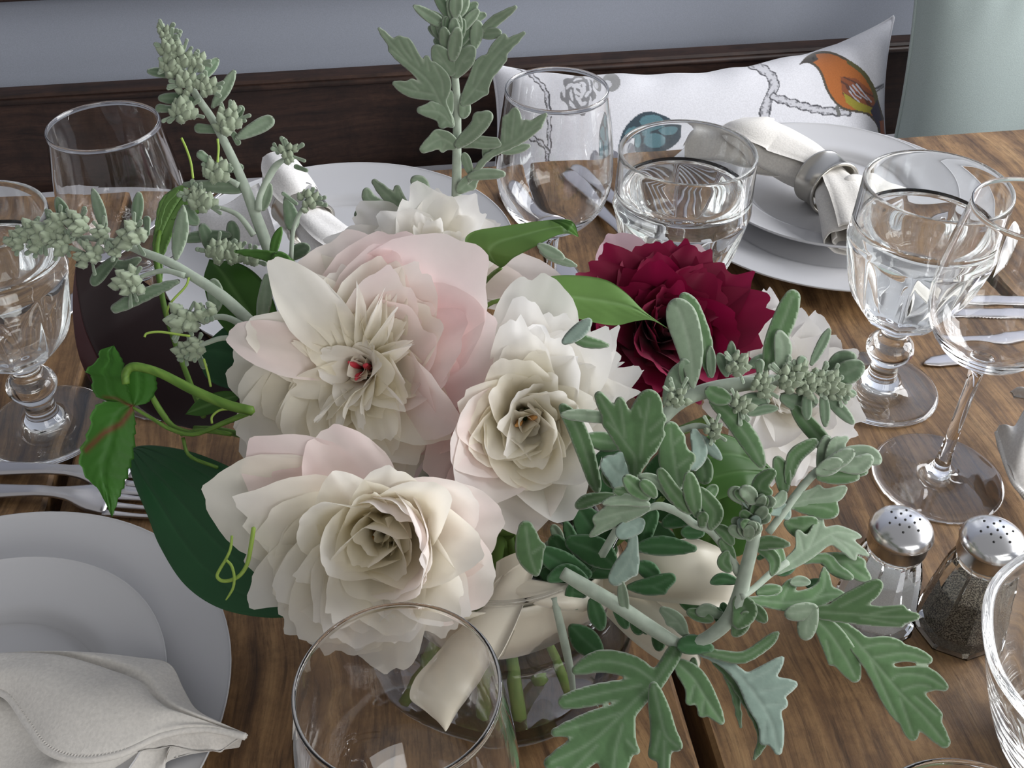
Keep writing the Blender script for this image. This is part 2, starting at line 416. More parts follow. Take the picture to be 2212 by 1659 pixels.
def bird_print(w):
    """flat print on the cushion cloth, laid out in cloth coordinates measured off the photograph"""
    x, y = to_px(w)
    c = np.ones((len(x), 3))
    def put(mask, col): c[mask] = col
    grey = (.105, .105, .115); mid = (.36, .36, .37)
    def branch(pts, wd, fill=(.78, .78, .79)):
        d = seg_dist([tuple(q) for q in smooth(pts, 24)], x, y)
        wv = wd + 1.6 * np.sin(x * .21 + y * .17); put(d < wv, grey); put(d < wv - 3.0, fill)
        tex = (np.sin(x * .31 + y * .2 + 2 * np.sin(y * .11)) * np.sin(y * .27 - x * .13 + 2 * np.sin(x * .09)) > .25) & (d < wd - 2) & (d > wd * .28)
        put(tex, mid)
    branch([(1600, 130), (1640, 145), (1672, 175), (1660, 215), (1650, 250)], 11)
    branch([(1672, 210), (1720, 225), (1770, 238), (1830, 243)], 9)
    branch([(1880, 205), (1926, 172)], 5)
    branch([(1090, 120), (1150, 170), (1180, 215), (1183, 300), (1178, 350)], 6, (.9, .9, .92))
    branch([(1120, 300), (1160, 310), (1183, 330)], 5, (.9, .9, .92))
    # open blossom
    r = np.hypot(x - 1258, (y - 203) * 1.0); th = np.arctan2(y - 203, x - 1258)
    ring = r < 44 + 5 * np.sin(7 * th)
    put(ring, (.30, .30, .30))
    rb = random.Random(4)
    for k in range(19):
        a = 2.4 * k; q = 5 + 2.0 * k; cx, cy = 1258 + q * math.cos(a), 203 + q * .95 * math.sin(a); t = a + 1.57 + rb.uniform(-.5, .5); la, lb = rb.uniform(9, 14), rb.uniform(3.0, 5.0)
        xx, yy = (x - cx) * math.cos(t) + (y - cy) * math.sin(t), -(x - cx) * math.sin(t) + (y - cy) * math.cos(t)
        put(ring & ((xx / la) ** 2 + ((yy - .02 * xx * xx) / lb) ** 2 < 1), (.90, .90, .90))
    put((np.hypot(x - 1320, y - 178) < 20), (.40, .40, .38)); put(np.hypot(x - 1312, y - 182) < 9, (.85, .85, .85))
    d = seg_dist([(1300, 150), (1345, 150), (1400, 143)], x, y); put(d < 5, (.35, .35, .35))
    # blue-green bird, mostly behind the tumbler
    body = [tuple(q) for q in smooth([(1335, 318), (1345, 285), (1365, 258), (1395, 241), (1425, 246), (1455, 262), (1468, 285), (1462, 320), (1420, 345), (1370, 350), (1340, 345), (1335, 318)], 50)]
    m = inside(body, x, y); put(m, (.045, .075, .095))
    for px_, py_, a, b in ((1408, 262, 26, 14), (1372, 290, 22, 16), (1435, 290, 24, 15), (1400, 318, 30, 18), (1350, 320, 12, 16)):
        put(m & (((x - px_) / a) ** 2 + ((y - py_) / b) ** 2 < 1), (.13, .27, .30))
    put(np.hypot(x - 1318, y - 345) < 22, (.27, .27, .30))
    # orange bird
    body = [tuple(q) for q in smooth([(1726, 140), (1742, 122), (1768, 111), (1800, 113), (1835, 130), (1868, 155), (1890, 190), (1900, 225), (1912, 262), (1930, 292), (1902, 296), (1892, 268), (1870, 247), (1830, 240), (1805, 225), (1785, 195), (1772, 160), (1758, 142), (1742, 136), (1726, 140)], 90)]
    m = inside(body, x, y)
    edge = seg_dist(body + [body[0]], x, y)
    put(m, (.56, .17, .03))
    put(m & (edge < 5), (.10, .08, .05))
    put(m & (x > 1830) & (edge < 9) & (y < 230), (.14, .13, .04))
    wing = inside([(1815, 165), (1850, 170), (1885, 200), (1893, 235), (1880, 246), (1845, 232), (1820, 205)], x, y) & m
    put(wing, (.33, .10, .035))
    put(wing & (np.sin((x * .75 - y) * .33 + np.sin(y * .2)) > .6), (.13, .05, .03))
    put(inside([(1822, 200), (1850, 218), (1892, 236), (1884, 246), (1850, 238), (1828, 222)], x, y) & m, (.44, .38, .04))
    for q in ([(1836, 188), (1850, 206), (1860, 212)], [(1842, 184), (1860, 205), (1873, 215)], [(1850, 182), (1868, 204), (1882, 220)], [(1834, 196), (1846, 211), (1856, 220)]):
        put((seg_dist(q, x, y) < 1.5) & m, (.60, .60, .64))
    put(inside([(1880, 240), (1895, 215), (1906, 262), (1902, 285)], x, y), (.045, .04, .075))
    put(inside([(1900, 262), (1912, 258), (1928, 290), (1904, 296)], x, y), (.50, .12, .02))
    put(inside([(1724, 141), (1740, 126), (1760, 116), (1768, 128), (1752, 137), (1740, 135)], x, y), (.06, .05, .04))
    put(np.hypot(x - 1757, y - 126) < 3.2, (.01, .01, .01))
    put(seg_dist([(1808, 232), (1812, 246)], x, y) < 4, (.2, .2, .18))
    return c
def on_back(px, py, off):                            # point of a plane parallel to the bench back, off in front of it
    t = D(px, py, 1.0) - CAM; k = (BENCH_Y - off - CAM[1]) / t[1]; return CAM + t * k
def lean(top_px, bot_px, off_t, off_b):
    return on_back(*top_px, off_t), on_back(*bot_px, off_b)
def on_seat(px, off):
    """point on the seat pad below image column px, off in front of the bench back"""
    for py in range(280, 700):
        q = P(px, py, -.245)
        if BENCH_Y - q[1] > off: return q
tl = on_back(1062, 140, .035); tr = on_back(1930, 36, .03)
br = on_seat(1935, .20); bl = on_seat(1035, .20)
def top_sag(w, uu, vv):
    # the upper edge dips between the two top corners
    k = np.clip(-vv, 0, 1) ** 2 * (1 - uu ** 2) ** .6
    dip = .048 * np.clip(-vv, 0, 1) ** 2 * np.clip(np.sin(PI * ((uu + 1) / 2) ** 1.15), 0, 1) ** .8 + .012 * np.exp(-((uu - .22) / .05) ** 2) * np.clip(-vv, 0, 1) ** 6
    w = w.copy(); w[..., 2] -= dip
    return w
cushion('bird_cushion', 'white cushion printed with an orange bird, branches and a grey blossom', (tl, tr, br, bl), 0, .045, M['cushion'], 440, 200, bird_print, top_sag)
tl = on_back(1990, -150, .06); tr = on_back(2560, -180, .06); br = on_seat(2560, .26); bl = on_seat(1890, .24)
cushion('plain_cushion', 'plain grey-green cushion at the right end of the bench', (tl, tr, br, bl), 0, .055, M['cushion_green'], 40, 40)

# ------------------------------------------------------------------ plates
def plate_prof(R):
    t = .0045
    pts = [(0, .004), (R * .56, .004), (R * .64, .0055), (R * .70, .010), (R * .82, .0125), (R * .97, .0165), (R, .0178), (R, .0165), (R * .97, .0140), (R * .82, .0085), (R * .66, .0015), (R * .60, 0), (R * .55, 0), (R * .54, .0016), (0, .0016)]
    top = smooth([q for q in pts[:7]], 26); bot = pts[7:]
    return [(0, .004)] + [tuple(q) for q in top[1:]] + bot
def plate(name, label, pos, R, z, group):
    v, f = lathe(plate_prof(R), 96)
    o = link(name, mesh(name, v, f, M['china']), None, (pos[0], pos[1], TOP + z))
    return tag(o, label, 'plate', group)
PL = {'back_right': (.3419, .6685), 'left': (-.205, .2965)}
pc = P(775, 545, .012); PL['back_left'] = (float(pc[0]) - .012, float(pc[1]))
plate('dinner_plate', 'large white dinner plate at the back right, under a smaller plate', PL['back_right'], .126, 0, 'dinner plates')
plate('dinner_plate', 'large white dinner plate at lower left, under a smaller plate and napkin', PL['left'], .1165, 0, 'dinner plates')
plate('dinner_plate', 'large white dinner plate mostly hidden behind the big pink peony', PL['back_left'], .126, 0, 'dinner plates')
plate('side_plate', 'smaller white plate stacked at the back right, holding the ringed napkin', (PL['back_right'][0] + .004, PL['back_right'][1] + .010), .096, .0095, 'side plates')
plate('side_plate', 'smaller white plate stacked at lower left, partly under the stitched napkin', (-.199, .289), .084, .0095, 'side plates')

# ------------------------------------------------------------------ glasses
def glass_prof(pts, n): return [tuple(q) for q in smooth(pts, n)]
def wine_glass(label, x, y, sz=1.0):
    root = thing('wine_glass', label, 'wine glass', (x, y, TOP), 0, 'wine glasses')
    if 'wine' not in SH:
        foot = [(0, .0022), (.018, .0016), (.030, .0008), (.0350, .0004), (.0364, .0006), (.0366, .0011), (.0360, .0016)] + glass_prof([(.0340, .0021), (.022, .0032), (.012, .0044), (.0065, .0075), (.0045, .012)], 14)
        stem = glass_prof([(.0045, .012), (.0037, .022), (.0033, .045), (.0034, .068), (.0042, .080), (.0062, .0855)], 22)
        bowl = glass_prof([(.0062, .0855), (.013, .0885), (.0225, .0955), (.0305, .107), (.0343, .122), (.0341, .138), (.0324, .154), (.0303, .168), (.0290, .1772)], 40)
        rim = [(.02905 + .00062 * math.cos(t) - .00045, .1778 + .00068 * math.sin(t)) for t in np.linspace(-.5, PI + .5, 11)]
        inner = glass_prof([(.0281, .1772), (.0294, .168), (.0314, .154), (.0331, .138), (.0333, .122), (.0296, .108), (.0215, .0975), (.0115, .0912), (.004, .0897), (0, .0895)], 40)
        SH['wine'] = [mesh('foot', *lathe(foot, 64), M['glass']), mesh('stem', *lathe(stem, 32), M['glass']), mesh('bowl', *lathe(bowl + rim + inner, 72), M['glass'])]
    for n_, me in zip(('foot', 'stem', 'bowl'), SH['wine']): link(n_, me, root)
    return root
SH = {}
def goblet(label, x, y, water=True):
    root = thing('water_goblet', label, 'goblet', (x, y, TOP), 0, 'pressed glass water goblets')
    if 'gob' not in SH:
        foot = [(0, .0030), (.020, .0016), (.030, .0006), (.0350, .0004), (.0365, .0014), (.0362, .0028)] + glass_prof([(.034, .0034), (.022, .0048), (.013, .0078), (.0095, .0125)], 12)
        stem = glass_prof([(.0095, .0125), (.0085, .018), (.0088, .024), (.0125, .029), (.0142, .034), (.0128, .039), (.0085, .043), (.0080, .047), (.0105, .051), (.0145, .0545)], 34)
        bowl = glass_prof([(.0145, .0545), (.0225, .060), (.0300, .070), (.0350, .083), (.0385, .098), (.0405, .1075), (.0412, .1115)], 30)
        up = glass_prof([(.0404, .1145), (.0400, .122), (.0397, .135), (.0395, .1455)], 14)
        rim = [(.0394, .1463), (.0391, .1469), (.0386, .1472), (.0381, .1469), (.0377, .1463)]
        inner = glass_prof([(.0376, .1455), (.0376, .130), (.0374, .113), (.0355, .098), (.0318, .083), (.0260, .072), (.0170, .0645), (.007, .0625), (0, .0624)], 34)
        def flute(a, r, z):
            if .052 < z < .1118 and r > .014:
                s = 9
                w = math.sin(PI * min(max((z - .052) / .06, 0), 1)) ** .5
                ph = (a * s / (2 * PI)) % 1.0
                # hollow-ground facets that meet in ridges
                return r * (1 - .075 * w * (1 - (2 * ph - 1) ** 2))
            return r
        SH['gob'] = [mesh('foot', *lathe(foot, 64), M['goblet_glass']), mesh('stem', *lathe(stem, 48), M['goblet_glass']),
                     mesh('bowl', *lathe(bowl + up + rim + inner, 126, lambda a, r, z: flute(a, r, z)), M['goblet_glass'])]
        # the inner wall stays round
        me = SH['gob'][2]
        nrow = len(bowl) + len(up) + len(rim)
        co = np.empty(len(me.vertices) * 3, np.float32); me.vertices.foreach_get('co', co); co = co.reshape(-1, 3)
        k0 = nrow * 126; iv = co[k0:-1]
        prof = inner[:-1]
        for i, (r, z) in enumerate(prof):
            s = slice(k0 + i * 126, k0 + (i + 1) * 126)
            rr = np.hypot(co[s, 0], co[s, 1]); co[s, 0] *= r / rr; co[s, 1] *= r / rr
        me.vertices.foreach_set('co', co.ravel()); me.update()
        wp = ([(0, .122), (.030, .122), (.0368, .1221), (.0377, .1228)] + [(r + .00012, z) for r, z in inner if z < .121][:-1] + [(0, .0623)])[::-1]
        SH['gobw'] = mesh('water', *lathe(wp, 96), M['water'])
    for n_, me in zip(('foot', 'stem', 'bowl'), SH['gob']): link(n_, me, root)
    if water: link('water', SH['gobw'], root)
    return root
def base_from_rim(px, py, h):
    q = P(px, py, h); return float(q[0]), float(q[1])
wine_glass('clear wine glass at the right, its stem leaning over the two shakers', .3018, .3849)
wine_glass('clear wine glass at the upper left, beside the grey-green flower spike', -.1416, .5333)
wine_glass('clear wine glass at the front, below the bottom peony', -.0079, .1698)
x, y = base_from_rim(1203, 191, .178); wine_glass('clear wine glass in front of the white bird cushion', x, y)
x, y = base_from_rim(2128, 1878, .178); wine_glass('wine glass of which only the rim shows at the lower right corner', x, y)
goblet('water goblet on a knobbed stem in front of the napkin plate at right', .2993, .4636)
x, y = base_from_rim(1487, 325, .147); goblet('water goblet behind the crimson peony, the plate beside it', x, y)
x, y = base_from_rim(-72, 470, .147); goblet('water goblet at the far left edge above the fork handles', x, y)
x, y = base_from_rim(2496, 1432, .080)
bowl = thing('glass_bowl', 'thick clear glass bowl cut off at the lower right, next to the pepper shaker', 'bowl', (x, y, TOP))
gp = [(0, .0012), (.024, .0006), (.030, .0006)] + glass_prof([(.032, .003), (.042, .018), (.052, .042), (.060, .066), (.0648, .0785)], 26) + [(.0648, .0796), (.0640, .0806), (.0626, .0810), (.0612, .0806), (.0604, .0796)] + glass_prof([(.0600, .0785), (.0555, .066), (.0475, .043), (.037, .021), (.026, .010), (.012, .0075), (0, .0072)], 26)
v, f = lathe(gp, 96, lambda a, r, z: r * (1 + .006 * math.sin(9 * a + 70 * z))); link('glass_wall', mesh('glass_wall', v, f, M['goblet_glass']), bowl)

# ------------------------------------------------------------------ cutlery
def flat_loft(spine, halfw, zs, th, mat, name, root, crown=0.0):
    """bar along a spine (world xy points) with half widths, heights above the table and thickness"""
    s = np.asarray(spine, float); n = len(s)
    T = np.gradient(s, axis=0); T /= np.linalg.norm(T, axis=1)[:, None]
    Nn = np.stack([-T[:, 1], T[:, 0]], 1)
    th = np.broadcast_to(np.asarray(th, float), (n,))
    v = []
    m = 9
    for i in range(n):
        for j in range(m):
            a = -1 + 2 * j / (m - 1)
            q = s[i] + Nn[i] * a * halfw[i]
            v.append((q[0], q[1], TOP + zs[i] + th[i] * (1 - .75 * abs(a) ** 4) + crown * (1 - a * a)))
        for j in range(m - 2, 0, -1):
            a = -1 + 2 * j / (m - 1)
            q = s[i] + Nn[i] * a * halfw[i]
            v.append((q[0], q[1], TOP + zs[i] + crown * (1 - a * a) * .9))
    k = 2 * m - 2
    f = [(i * k + j, i * k + (j + 1) % k, (i + 1) * k + (j + 1) % k, (i + 1) * k + j) for i in range(n - 1) for j in range(k)]
    f += [tuple(range(k - 1, -1, -1)), tuple((n - 1) * k + j for j in range(k))]
    return part(name, v, f, mat, root)
def fork(label, a, b):
    """fork lying from handle end a to tine tips b (world xy)"""
    a = np.array(a[:2], float); b = np.array(b[:2], float); L = np.linalg.norm(b - a); t = (b - a) / L; n = np.array([-t[1], t[0]])
    root = thing('fork', label, 'fork', (a[0], a[1], TOP), 0, 'forks')
    s = np.linspace(0, .72, 40)
    hw = np.interp(s, [0, .02, .10, .30, .45, .55, .60, .66, .72], [.004, .0085, .0092, .0068, .0048, .0042, .0058, .0108, .0122])
    z = np.interp(s, [0, .3, .5, .6, .72], [.0010, .0022, .0062, .0060, .0022])
    flat_loft([a + t * L * q for q in s], hw, z, .0022, M['steel'], 'handle', root)
    for k in (-1.5, -.5, .5, 1.5):
        s2 = np.linspace(.715, 1.0, 14)
        hw2 = np.interp(s2, [.715, .8, .97, 1], [.0026, .0017, .0014, .0004]); z2 = np.interp(s2, [.715, .82, .93, 1], [.0022, .0012, .002, .0042])
        flat_loft([a + t * L * q + n * k * .0063 for q in s2], hw2, z2, .0018, M['steel'], 'tine', root)
    return root
def knife(label, tip, end, wd=.0115, serr=False):
    a = np.array(tip[:2], float); b = np.array(end[:2], float); L = np.linalg.norm(b - a); t = (b - a) / L; n = np.array([-t[1], t[0]])
    root = thing('table_knife', label, 'knife', (b[0], b[1], TOP), 0, 'knives')
    s = np.linspace(0, .52, 90)
    up = np.interp(s, [0, .01, .04, .12, .45, .50, .52], [.0005, .003, .0065, wd * .8, wd * .75, .006, .005])
    dn = np.interp(s, [0, .01, .04, .12, .40, .48, .52], [.0005, .002, .0045, wd * .75, wd * .85, .007, .005])
    if serr: dn = dn + np.where((s > .05) & (s < .4), .0007 * np.sin(s * L * 2600), 0)
    ctr = (up - dn) / 2
    flat_loft([a + t * L * q + n * c for q, c in zip(s, ctr)], (up + dn) / 2, s * 0 + .0006, .0016, M['steel'], 'blade', root)
    s = np.linspace(.515, 1, 24)
    flat_loft([a + t * L * q for q in s], np.interp(s, [.515, .56, .75, .97, 1], [.005, .0058, .0075, .0092, .005]), s * 0 + .0004, .0045, M['steel'], 'handle', root)
    return root
def toward(p, q, L):
    p = np.array(p[:2]); q = np.array(q[:2]); return p + (q - p) / np.linalg.norm(q - p) * L
h0 = P(0, 1022); h1 = P(190, 1036)
fork('steel fork at left, the one nearer the goblet foot', toward(h1, h0, .125), toward(h0, h1, .135))
h0 = P(0, 1072); h1 = P(300, 1092)
fork('steel fork at left, the one next to the dinner plate rim', toward(h1, h0, .150), toward(h0, h1, .118))
h0 = P(118, 690); h1 = P(250, 590); fork('steel fork whose handle end shows left of the dark burgundy leaf', h0, toward(h0, h1, .2))
k0 = P(1962, 704); k1 = P(2212, 695); knife('serrated steel knife at right, tip pointing at the goblet stem', k0, toward(k0, k1, .215), .0085, True)
k0 = P(1995, 790); k1 = P(2212, 752); knife('plain steel knife at right, the one nearest the wine glass foot', k0, toward(k0, k1, .215), .0085)
k0 = P(2040, 668); k1 = P(2212, 662); knife('steel knife at right, the one farthest from the shakers', k0, toward(k0, k1, .215), .009)
h0 = P(1228, 384); h1 = P(1352, 528); fork('steel fork seen through the wine glass in front of the bird cushion', h0, toward(h0, h1, .19))
h0 = P(1246, 366); h1 = P(1330, 442); fork('outer steel fork between the wine glass and the back right plate', h0, toward(h0, h1, .19))
h0 = P(1091, 414); h1 = P(1140, 480); knife('steel knife seen through the wine glass, right of the hidden plate', toward(h0, h1, .20), h0)
# ------------------------------------------------------------------ salt and pepper
def shaker(label, x, y, rot, fill, fill_h, fill_name):
    root = thing('salt_shaker' if fill_name == 'salt' else 'pepper_shaker', label, 'shaker', (x, y, TOP), rot, 'glass shakers')
    s = 8
    def ring(r, z): return [(r * math.cos(2 * PI * (k + .5) / s), r * math.sin(2 * PI * (k + .5) / s), z) for k in range(s)]
    def oct_loft(prof):
        v = []; f = []
        rows = []
        for r, z in prof:
            if r < 1e-9: rows.append([len(v)] * s); v.append((0, 0, z))
            else: rows.append(list(range(len(v), len(v) + s))); v += ring(r, z)
        for a, b_ in zip(rows[:-1], rows[1:]):
            for k in range(s):
                j = (k + 1) % s; u = []
                for i in (a[k], a[j], b_[j], b_[k]):
                    if i not in u: u.append(i)
                f.append(tuple(u))
        return v, f
    outer = [(0, .0015), (.014, .0012), (.0165, 0), (.0192, 0), (.0208, .0016), (.0208, .004), (.0186, .024), (.0160, .043), (.0142, .0495), (.0125, .0535)]
    v, f = oct_loft(outer + [(.0092, .0535), (.0098, .049), (.0104, .043), (.0126, .024), (.0143, .0085), (.0130, .0065), (0, .0065)])
    link('glass_body', mesh('glass_body', v, f, M['goblet_glass'], False), root)
    top = float(np.interp(fill_h, [.0065, .0085, .024, .043], [.0130, .0143, .0126, .0104]))
    prof = [(0, .0064), (.0130, .0064), (.0144, .0085)] + [(float(np.interp(z, [.0085, .024, .043], [.0144, .0127, .0105])), z) for z in np.linspace(.012, fill_h, 5)] + [(top * .93, fill_h + .0008), (top * .4, fill_h + .0018), (0, fill_h + .0021)]
    v, f = oct_loft(prof); link(fill_name, mesh(fill_name, v, f, M[fill], False), root)
    v, f = lathe([(.0104, .0515), (.0123, .0515), (.0123, .0538), (.0118, .0545), (.0118, .0556), (.0124, .0563)], 32); link('screw_neck', mesh('screw_neck', v, f, M['goblet_glass']), root)
    cap = [(.0126, .0555), (.0134, .0552), (.0138, .0562), (.0138, .0632), (.0142, .0637), (.0147, .0642), (.0148, .0650), (.0144, .0662)] + [(.0141 * math.cos(a), .0664 + .0062 * math.sin(a)) for a in np.linspace(.12, PI / 2 - .001, 12)] + [(0, .0726)]
    v, f = lathe(cap, 56); co = link('cap', mesh('cap', v, f, M['chrome']), root); co['label'] = 'domed chrome cap with holes'
    pts = [(0, 0)] + [(.0042 * math.cos(k * PI / 3 + .2), .0042 * math.sin(k * PI / 3 + .2)) for k in range(6)] + [(.0073 * math.cos(k * PI / 3 + .7), .0073 * math.sin(k * PI / 3 + .7)) for k in range(6)]
    hm = None
    for hx, hy in pts:
        z = .0664 + .0062 * math.sqrt(max(0, 1 - (hx * hx + hy * hy) / .0141 ** 2))
        if hm is None:
            hv, hf = lathe([(0, .0003), (.00052, .0003), (.00068, -.0006)], 10); hm = mesh('hole', hv, hf, M['hole'])
        h = link('hole', hm, co, (hx, hy, z))
        nrm = Vector((hx / .0141 ** 2, hy / .0141 ** 2, (z - .0664) / .0062 ** 2)); h.rotation_euler = nrm.to_track_quat('Z', 'Y').to_euler()
    return root
q = P(1946, 1150, .064); shaker('glass salt shaker with white salt and a domed metal cap', float(q[0]), float(q[1]), .35, 'salt', .036, 'salt')
q = P(2143, 1172, .064); shaker('glass pepper shaker with grey-brown pepper and a domed metal cap', float(q[0]), float(q[1]), .2, 'pepper', .030, 'pepper')

# ------------------------------------------------------------------ napkins
def rolled_cloth(name, spine, half_w, half_h, turns, mat, root, twist=0.0, seed=1, up=(0, 0, 1)):
    """cloth rolled along a spine (world points): a spiral cross-section, wide where half_w is wide"""
    rng = random.Random(seed)
    n = 56; m = 84
    sp = smooth(spine, n); hw = smooth([[a] for a in half_w], n)[:, 0]; hh = smooth([[a] for a in half_h], n)[:, 0]
    T = np.gradient(sp, axis=0); T /= np.linalg.norm(T, axis=1)[:, None]
    v = []
    for i in range(n):
        B = np.cross(T[i], up); B /= np.linalg.norm(B); Nn = np.cross(B, T[i])
        for layer in (0, 1):
            for j in range(m):
                t = j / (m - 1)
                a = 2 * PI * turns * t + twist * i / n + .6
                r = .42 + .58 * (1 - t) ** .8
                fold = 1 + .07 * math.sin(3 * a + 5 * i / n + seed) + .035 * math.sin(7 * a - 9 * i / n)
                rr = r * fold - (.05 if layer else 0)
                v.append(sp[i] + B * hw[i] * rr * math.cos(a) + Nn * hh[i] * rr * math.sin(a))
    k = 2 * m
    f = []
    for i in range(n - 1):
        for j in range(m - 1):
            f.append((i * k + j, i * k + j + 1, (i + 1) * k + j + 1, (i + 1) * k + j))
            f.append((i * k + m + j + 1, i * k + m + j, (i + 1) * k + m + j, (i + 1) * k + m + j + 1))
        for j, jj in ((0, m), (m - 1, 2 * m - 1)):
            f.append((i * k + j, i * k + jj, (i + 1) * k + jj, (i + 1) * k + j))
    for i in (0, n - 1):
        for j in range(m - 1): f.append((i * k + j, i * k + j + 1, i * k + m + j + 1, i * k + m + j))
    return part(name, v, f, mat, root)
def ring_band(name, label, c, axis, r, w, up=(0, 0, 1), sq=1.0, mat='ring'):
    """napkin ring standing round the roll, a thing of its own"""
    c = np.array(c, float); A = np.array(axis, float); A /= np.linalg.norm(A)
    B = np.cross(A, up); B /= np.linalg.norm(B); Nn = np.cross(B, A)
    prof = [(r * .94, -w), (r * 1.02, -w * 1.0), (r * 1.05, -w * .92), (r * 1.03, -w * .80), (r, -w * .74), (r * 1.005, 0), (r, w * .74), (r * 1.03, w * .80), (r * 1.05, w * .92), (r * 1.02, w), (r * .94, w), (r * .94, -w)]
    v, f = lathe(prof, 64)
    v = np.array(v); v = c + v[:, :1] * B + v[:, 1:2] * Nn * sq + v[:, 2:3] * A
    o = link(name, mesh(name, v - c, f, M[mat]), None, c)
    return tag(o, label, 'napkin ring', 'napkin rings')
def cloth_patch(top, bot, n, m, bulge, wr, thick=.0012):
    """closed thin cloth between two edge curves (world points); bulge lifts the middle, wr(u, v) adds folds"""
    a = smooth(top, n); b_ = smooth(bot, n)
    v = []
    for s in (0, 1):
        for i in range(n):
            for j in range(m):
                t = j / (m - 1); u = i / (n - 1)
                q = a[i] * (1 - t) + b_[i] * t
                z = bulge * math.sin(PI * t) ** .8 * (math.sin(PI * min(max(u, .02), .98)) ** .5) + wr(u, t)
                v.append(q + np.array([0, 0, z - s * thick]))
    g = grid_faces(n, m); k = n * m
    f = [q[::-1] for q in g] + [tuple(x + k for x in q) for q in g]
    per = [i * m for i in range(n)] + [(n - 1) * m + j for j in range(1, m)] + [i * m + m - 1 for i in range(n - 2, -1, -1)] + [j for j in range(m - 2, 0, -1)]
    for x, y in zip(per, per[1:] + per[:1]): f.append((x, y, y + k, x + k))
    return np.array(v), f

# the ringed napkin on the back right plate
nap = thing('napkin', 'oat linen napkin rolled through a pewter ring on the back right plates', 'napkin', tuple(P(1800, 420, .02)))
sp = [P(1592, 268, .050), P(1625, 285, .051), P(1668, 318, .042), P(1722, 352, .036), P(1785, 394, .034), P(1815, 440, .034), P(1822, 480, .032), P(1826, 520, .030)]
rolled_cloth('cloth_roll', sp, [.020, .032, .033, .027, .0165, .0225, .0200, .0175], [.004, .010, .015, .017, .0165, .018, .0165, .0150], 1.9, M['linen'], nap, .5, 3)
v, f = cloth_patch([P(1474, 322, .028), P(1500, 290, .036), P(1560, 276, .044), P(1640, 262, .048)], [P(1478, 345, .024), P(1540, 355, .03), P(1600, 370, .03), P(1690, 372, .034)], 30, 14, .012, lambda u, t: .003 * math.sin(7 * u + 4 * t))
part('cloth_wing', v, f, M['linen'], nap)
v, f = cloth_patch([P(1808, 392, .046), P(1850, 385, .044), P(1900, 392, .036), P(1960, 420, .030)], [P(1830, 455, .034), P(1860, 470, .034), P(1905, 480, .03), P(1965, 490, .026)], 30, 16, .012, lambda u, t: .003 * math.sin(6 * u + 5 * t))
part('cloth_wing', v, f, M['linen'], nap)
ring_band('napkin_ring', 'broad pewter napkin ring on the back right napkin', P(1785, 394, .034), P(1814, 420, .034) - P(1757, 376, .034), .0205, .0115)

# the ringed napkin behind the flower spikes, on the hidden plate
nap = thing('napkin', 'white napkin standing in a grey ring behind the upright flower spike', 'napkin', tuple(P(660, 480, .02)))
sp = [P(596, 345, .060), P(612, 385, .056), P(635, 430, .048), P(655, 462, .042), P(680, 495, .038), P(715, 530, .034), P(752, 555, .030)]
rolled_cloth('cloth_roll', sp, [.012, .020, .0215, .0155, .017, .020, .022], [.008, .016, .0185, .0152, .016, .016, .014], 1.7, M['linen_white'], nap, .3, 8)
v, f = cloth_patch([P(420, 470, .016), P(455, 450, .020), P(500, 430, .024), P(560, 400, .030)], [P(430, 520, .014), P(480, 530, .016), P(540, 530, .02), P(600, 520, .026)], 24, 14, .008, lambda u, t: .002 * math.sin(8 * u))
part('cloth_wing', v, f, M['linen_white'], nap)
ring_band('napkin_ring', 'grey napkin ring half hidden by the upright flower spike', P(655, 462, .042), P(680, 495, .038) - P(630, 428, .048), .0182, .0125)

# the hemmed napkin lying over the left plates
nap = thing('napkin', 'oat linen napkin with a stitched hem lying across the lower left plates', 'napkin', tuple(P(200, 1560, .03)))
h = .031
def wr1(u, t):
    crease = -.006 * math.exp(-((t - (.16 + .20 * u)) / .035) ** 2) * (1 - u) ** .4
    return .0035 * math.sin(3.2 * u + 2.0) * math.sin(PI * t) + crease + .0018 * math.sin(9 * u + 6 * t) * math.sin(PI * t)
top1 = [P(-140, 1428, h), P(0, 1416, h), P(180, 1410, h + .002), P(300, 1420, h), P(366, 1434, h), P(398, 1490, h), P(425, 1532, h + .002), P(480, 1564, h + .003), P(532, 1584, h + .004)]
bot1 = [P(-140, 1500, h + .002), P(-60, 1490, h + .004), P(12, 1502, h + .006), P(60, 1565, h + .006), P(100, 1620, h + .006), P(170, 1643, h + .006), P(260, 1630, h + .006), P(350, 1590, h + .006), P(440, 1576, h + .005), P(530, 1592, h + .004)]
v1, f1 = cloth_patch(top1, bot1, 90, 40, .012, wr1)
part('upper_fold', v1, f1, M['linen'], nap)
e = smooth(bot1, 200)
mb = MB(); mb.add(*tube(e + np.array([0, 0, .0004]), .0016, 8))
part('hem', *mb.get(), M['linen'], nap)
mb = MB()
for i in range(2, 164, 2):
    t = e[min(i + 1, 199)] - e[i - 1]; t /= np.linalg.norm(t); n_ = np.cross(np.array([0, 0, 1.]), t)
    up_ = 1 if n_ @ np.array([0, 1, 0]) > 0 else -1
    mb.add(*tube([e[i] + up_ * n_ * .0004 + np.array([0, 0, .0014]), e[i] + up_ * n_ * .0036 + np.array([0, 0, .0010])], .0005, 5))
part('hem_stitching', *mb.get(), M['linen'], nap, kind='stuff')
top2 = [P(-140, 1490, h - .004), P(0, 1500, h - .004), P(120, 1600, h - .002), P(270, 1600, h - .004), P(360, 1580, h - .002), P(470, 1585, h - .004), P(528, 1596, h)]
bot2 = [P(-140, 1780, .014), P(0, 1760, .014), P(120, 1740, .014), P(240, 1720, .014), P(350, 1680, .016), P(365, 1640, .018), P(505, 1606, .022)]
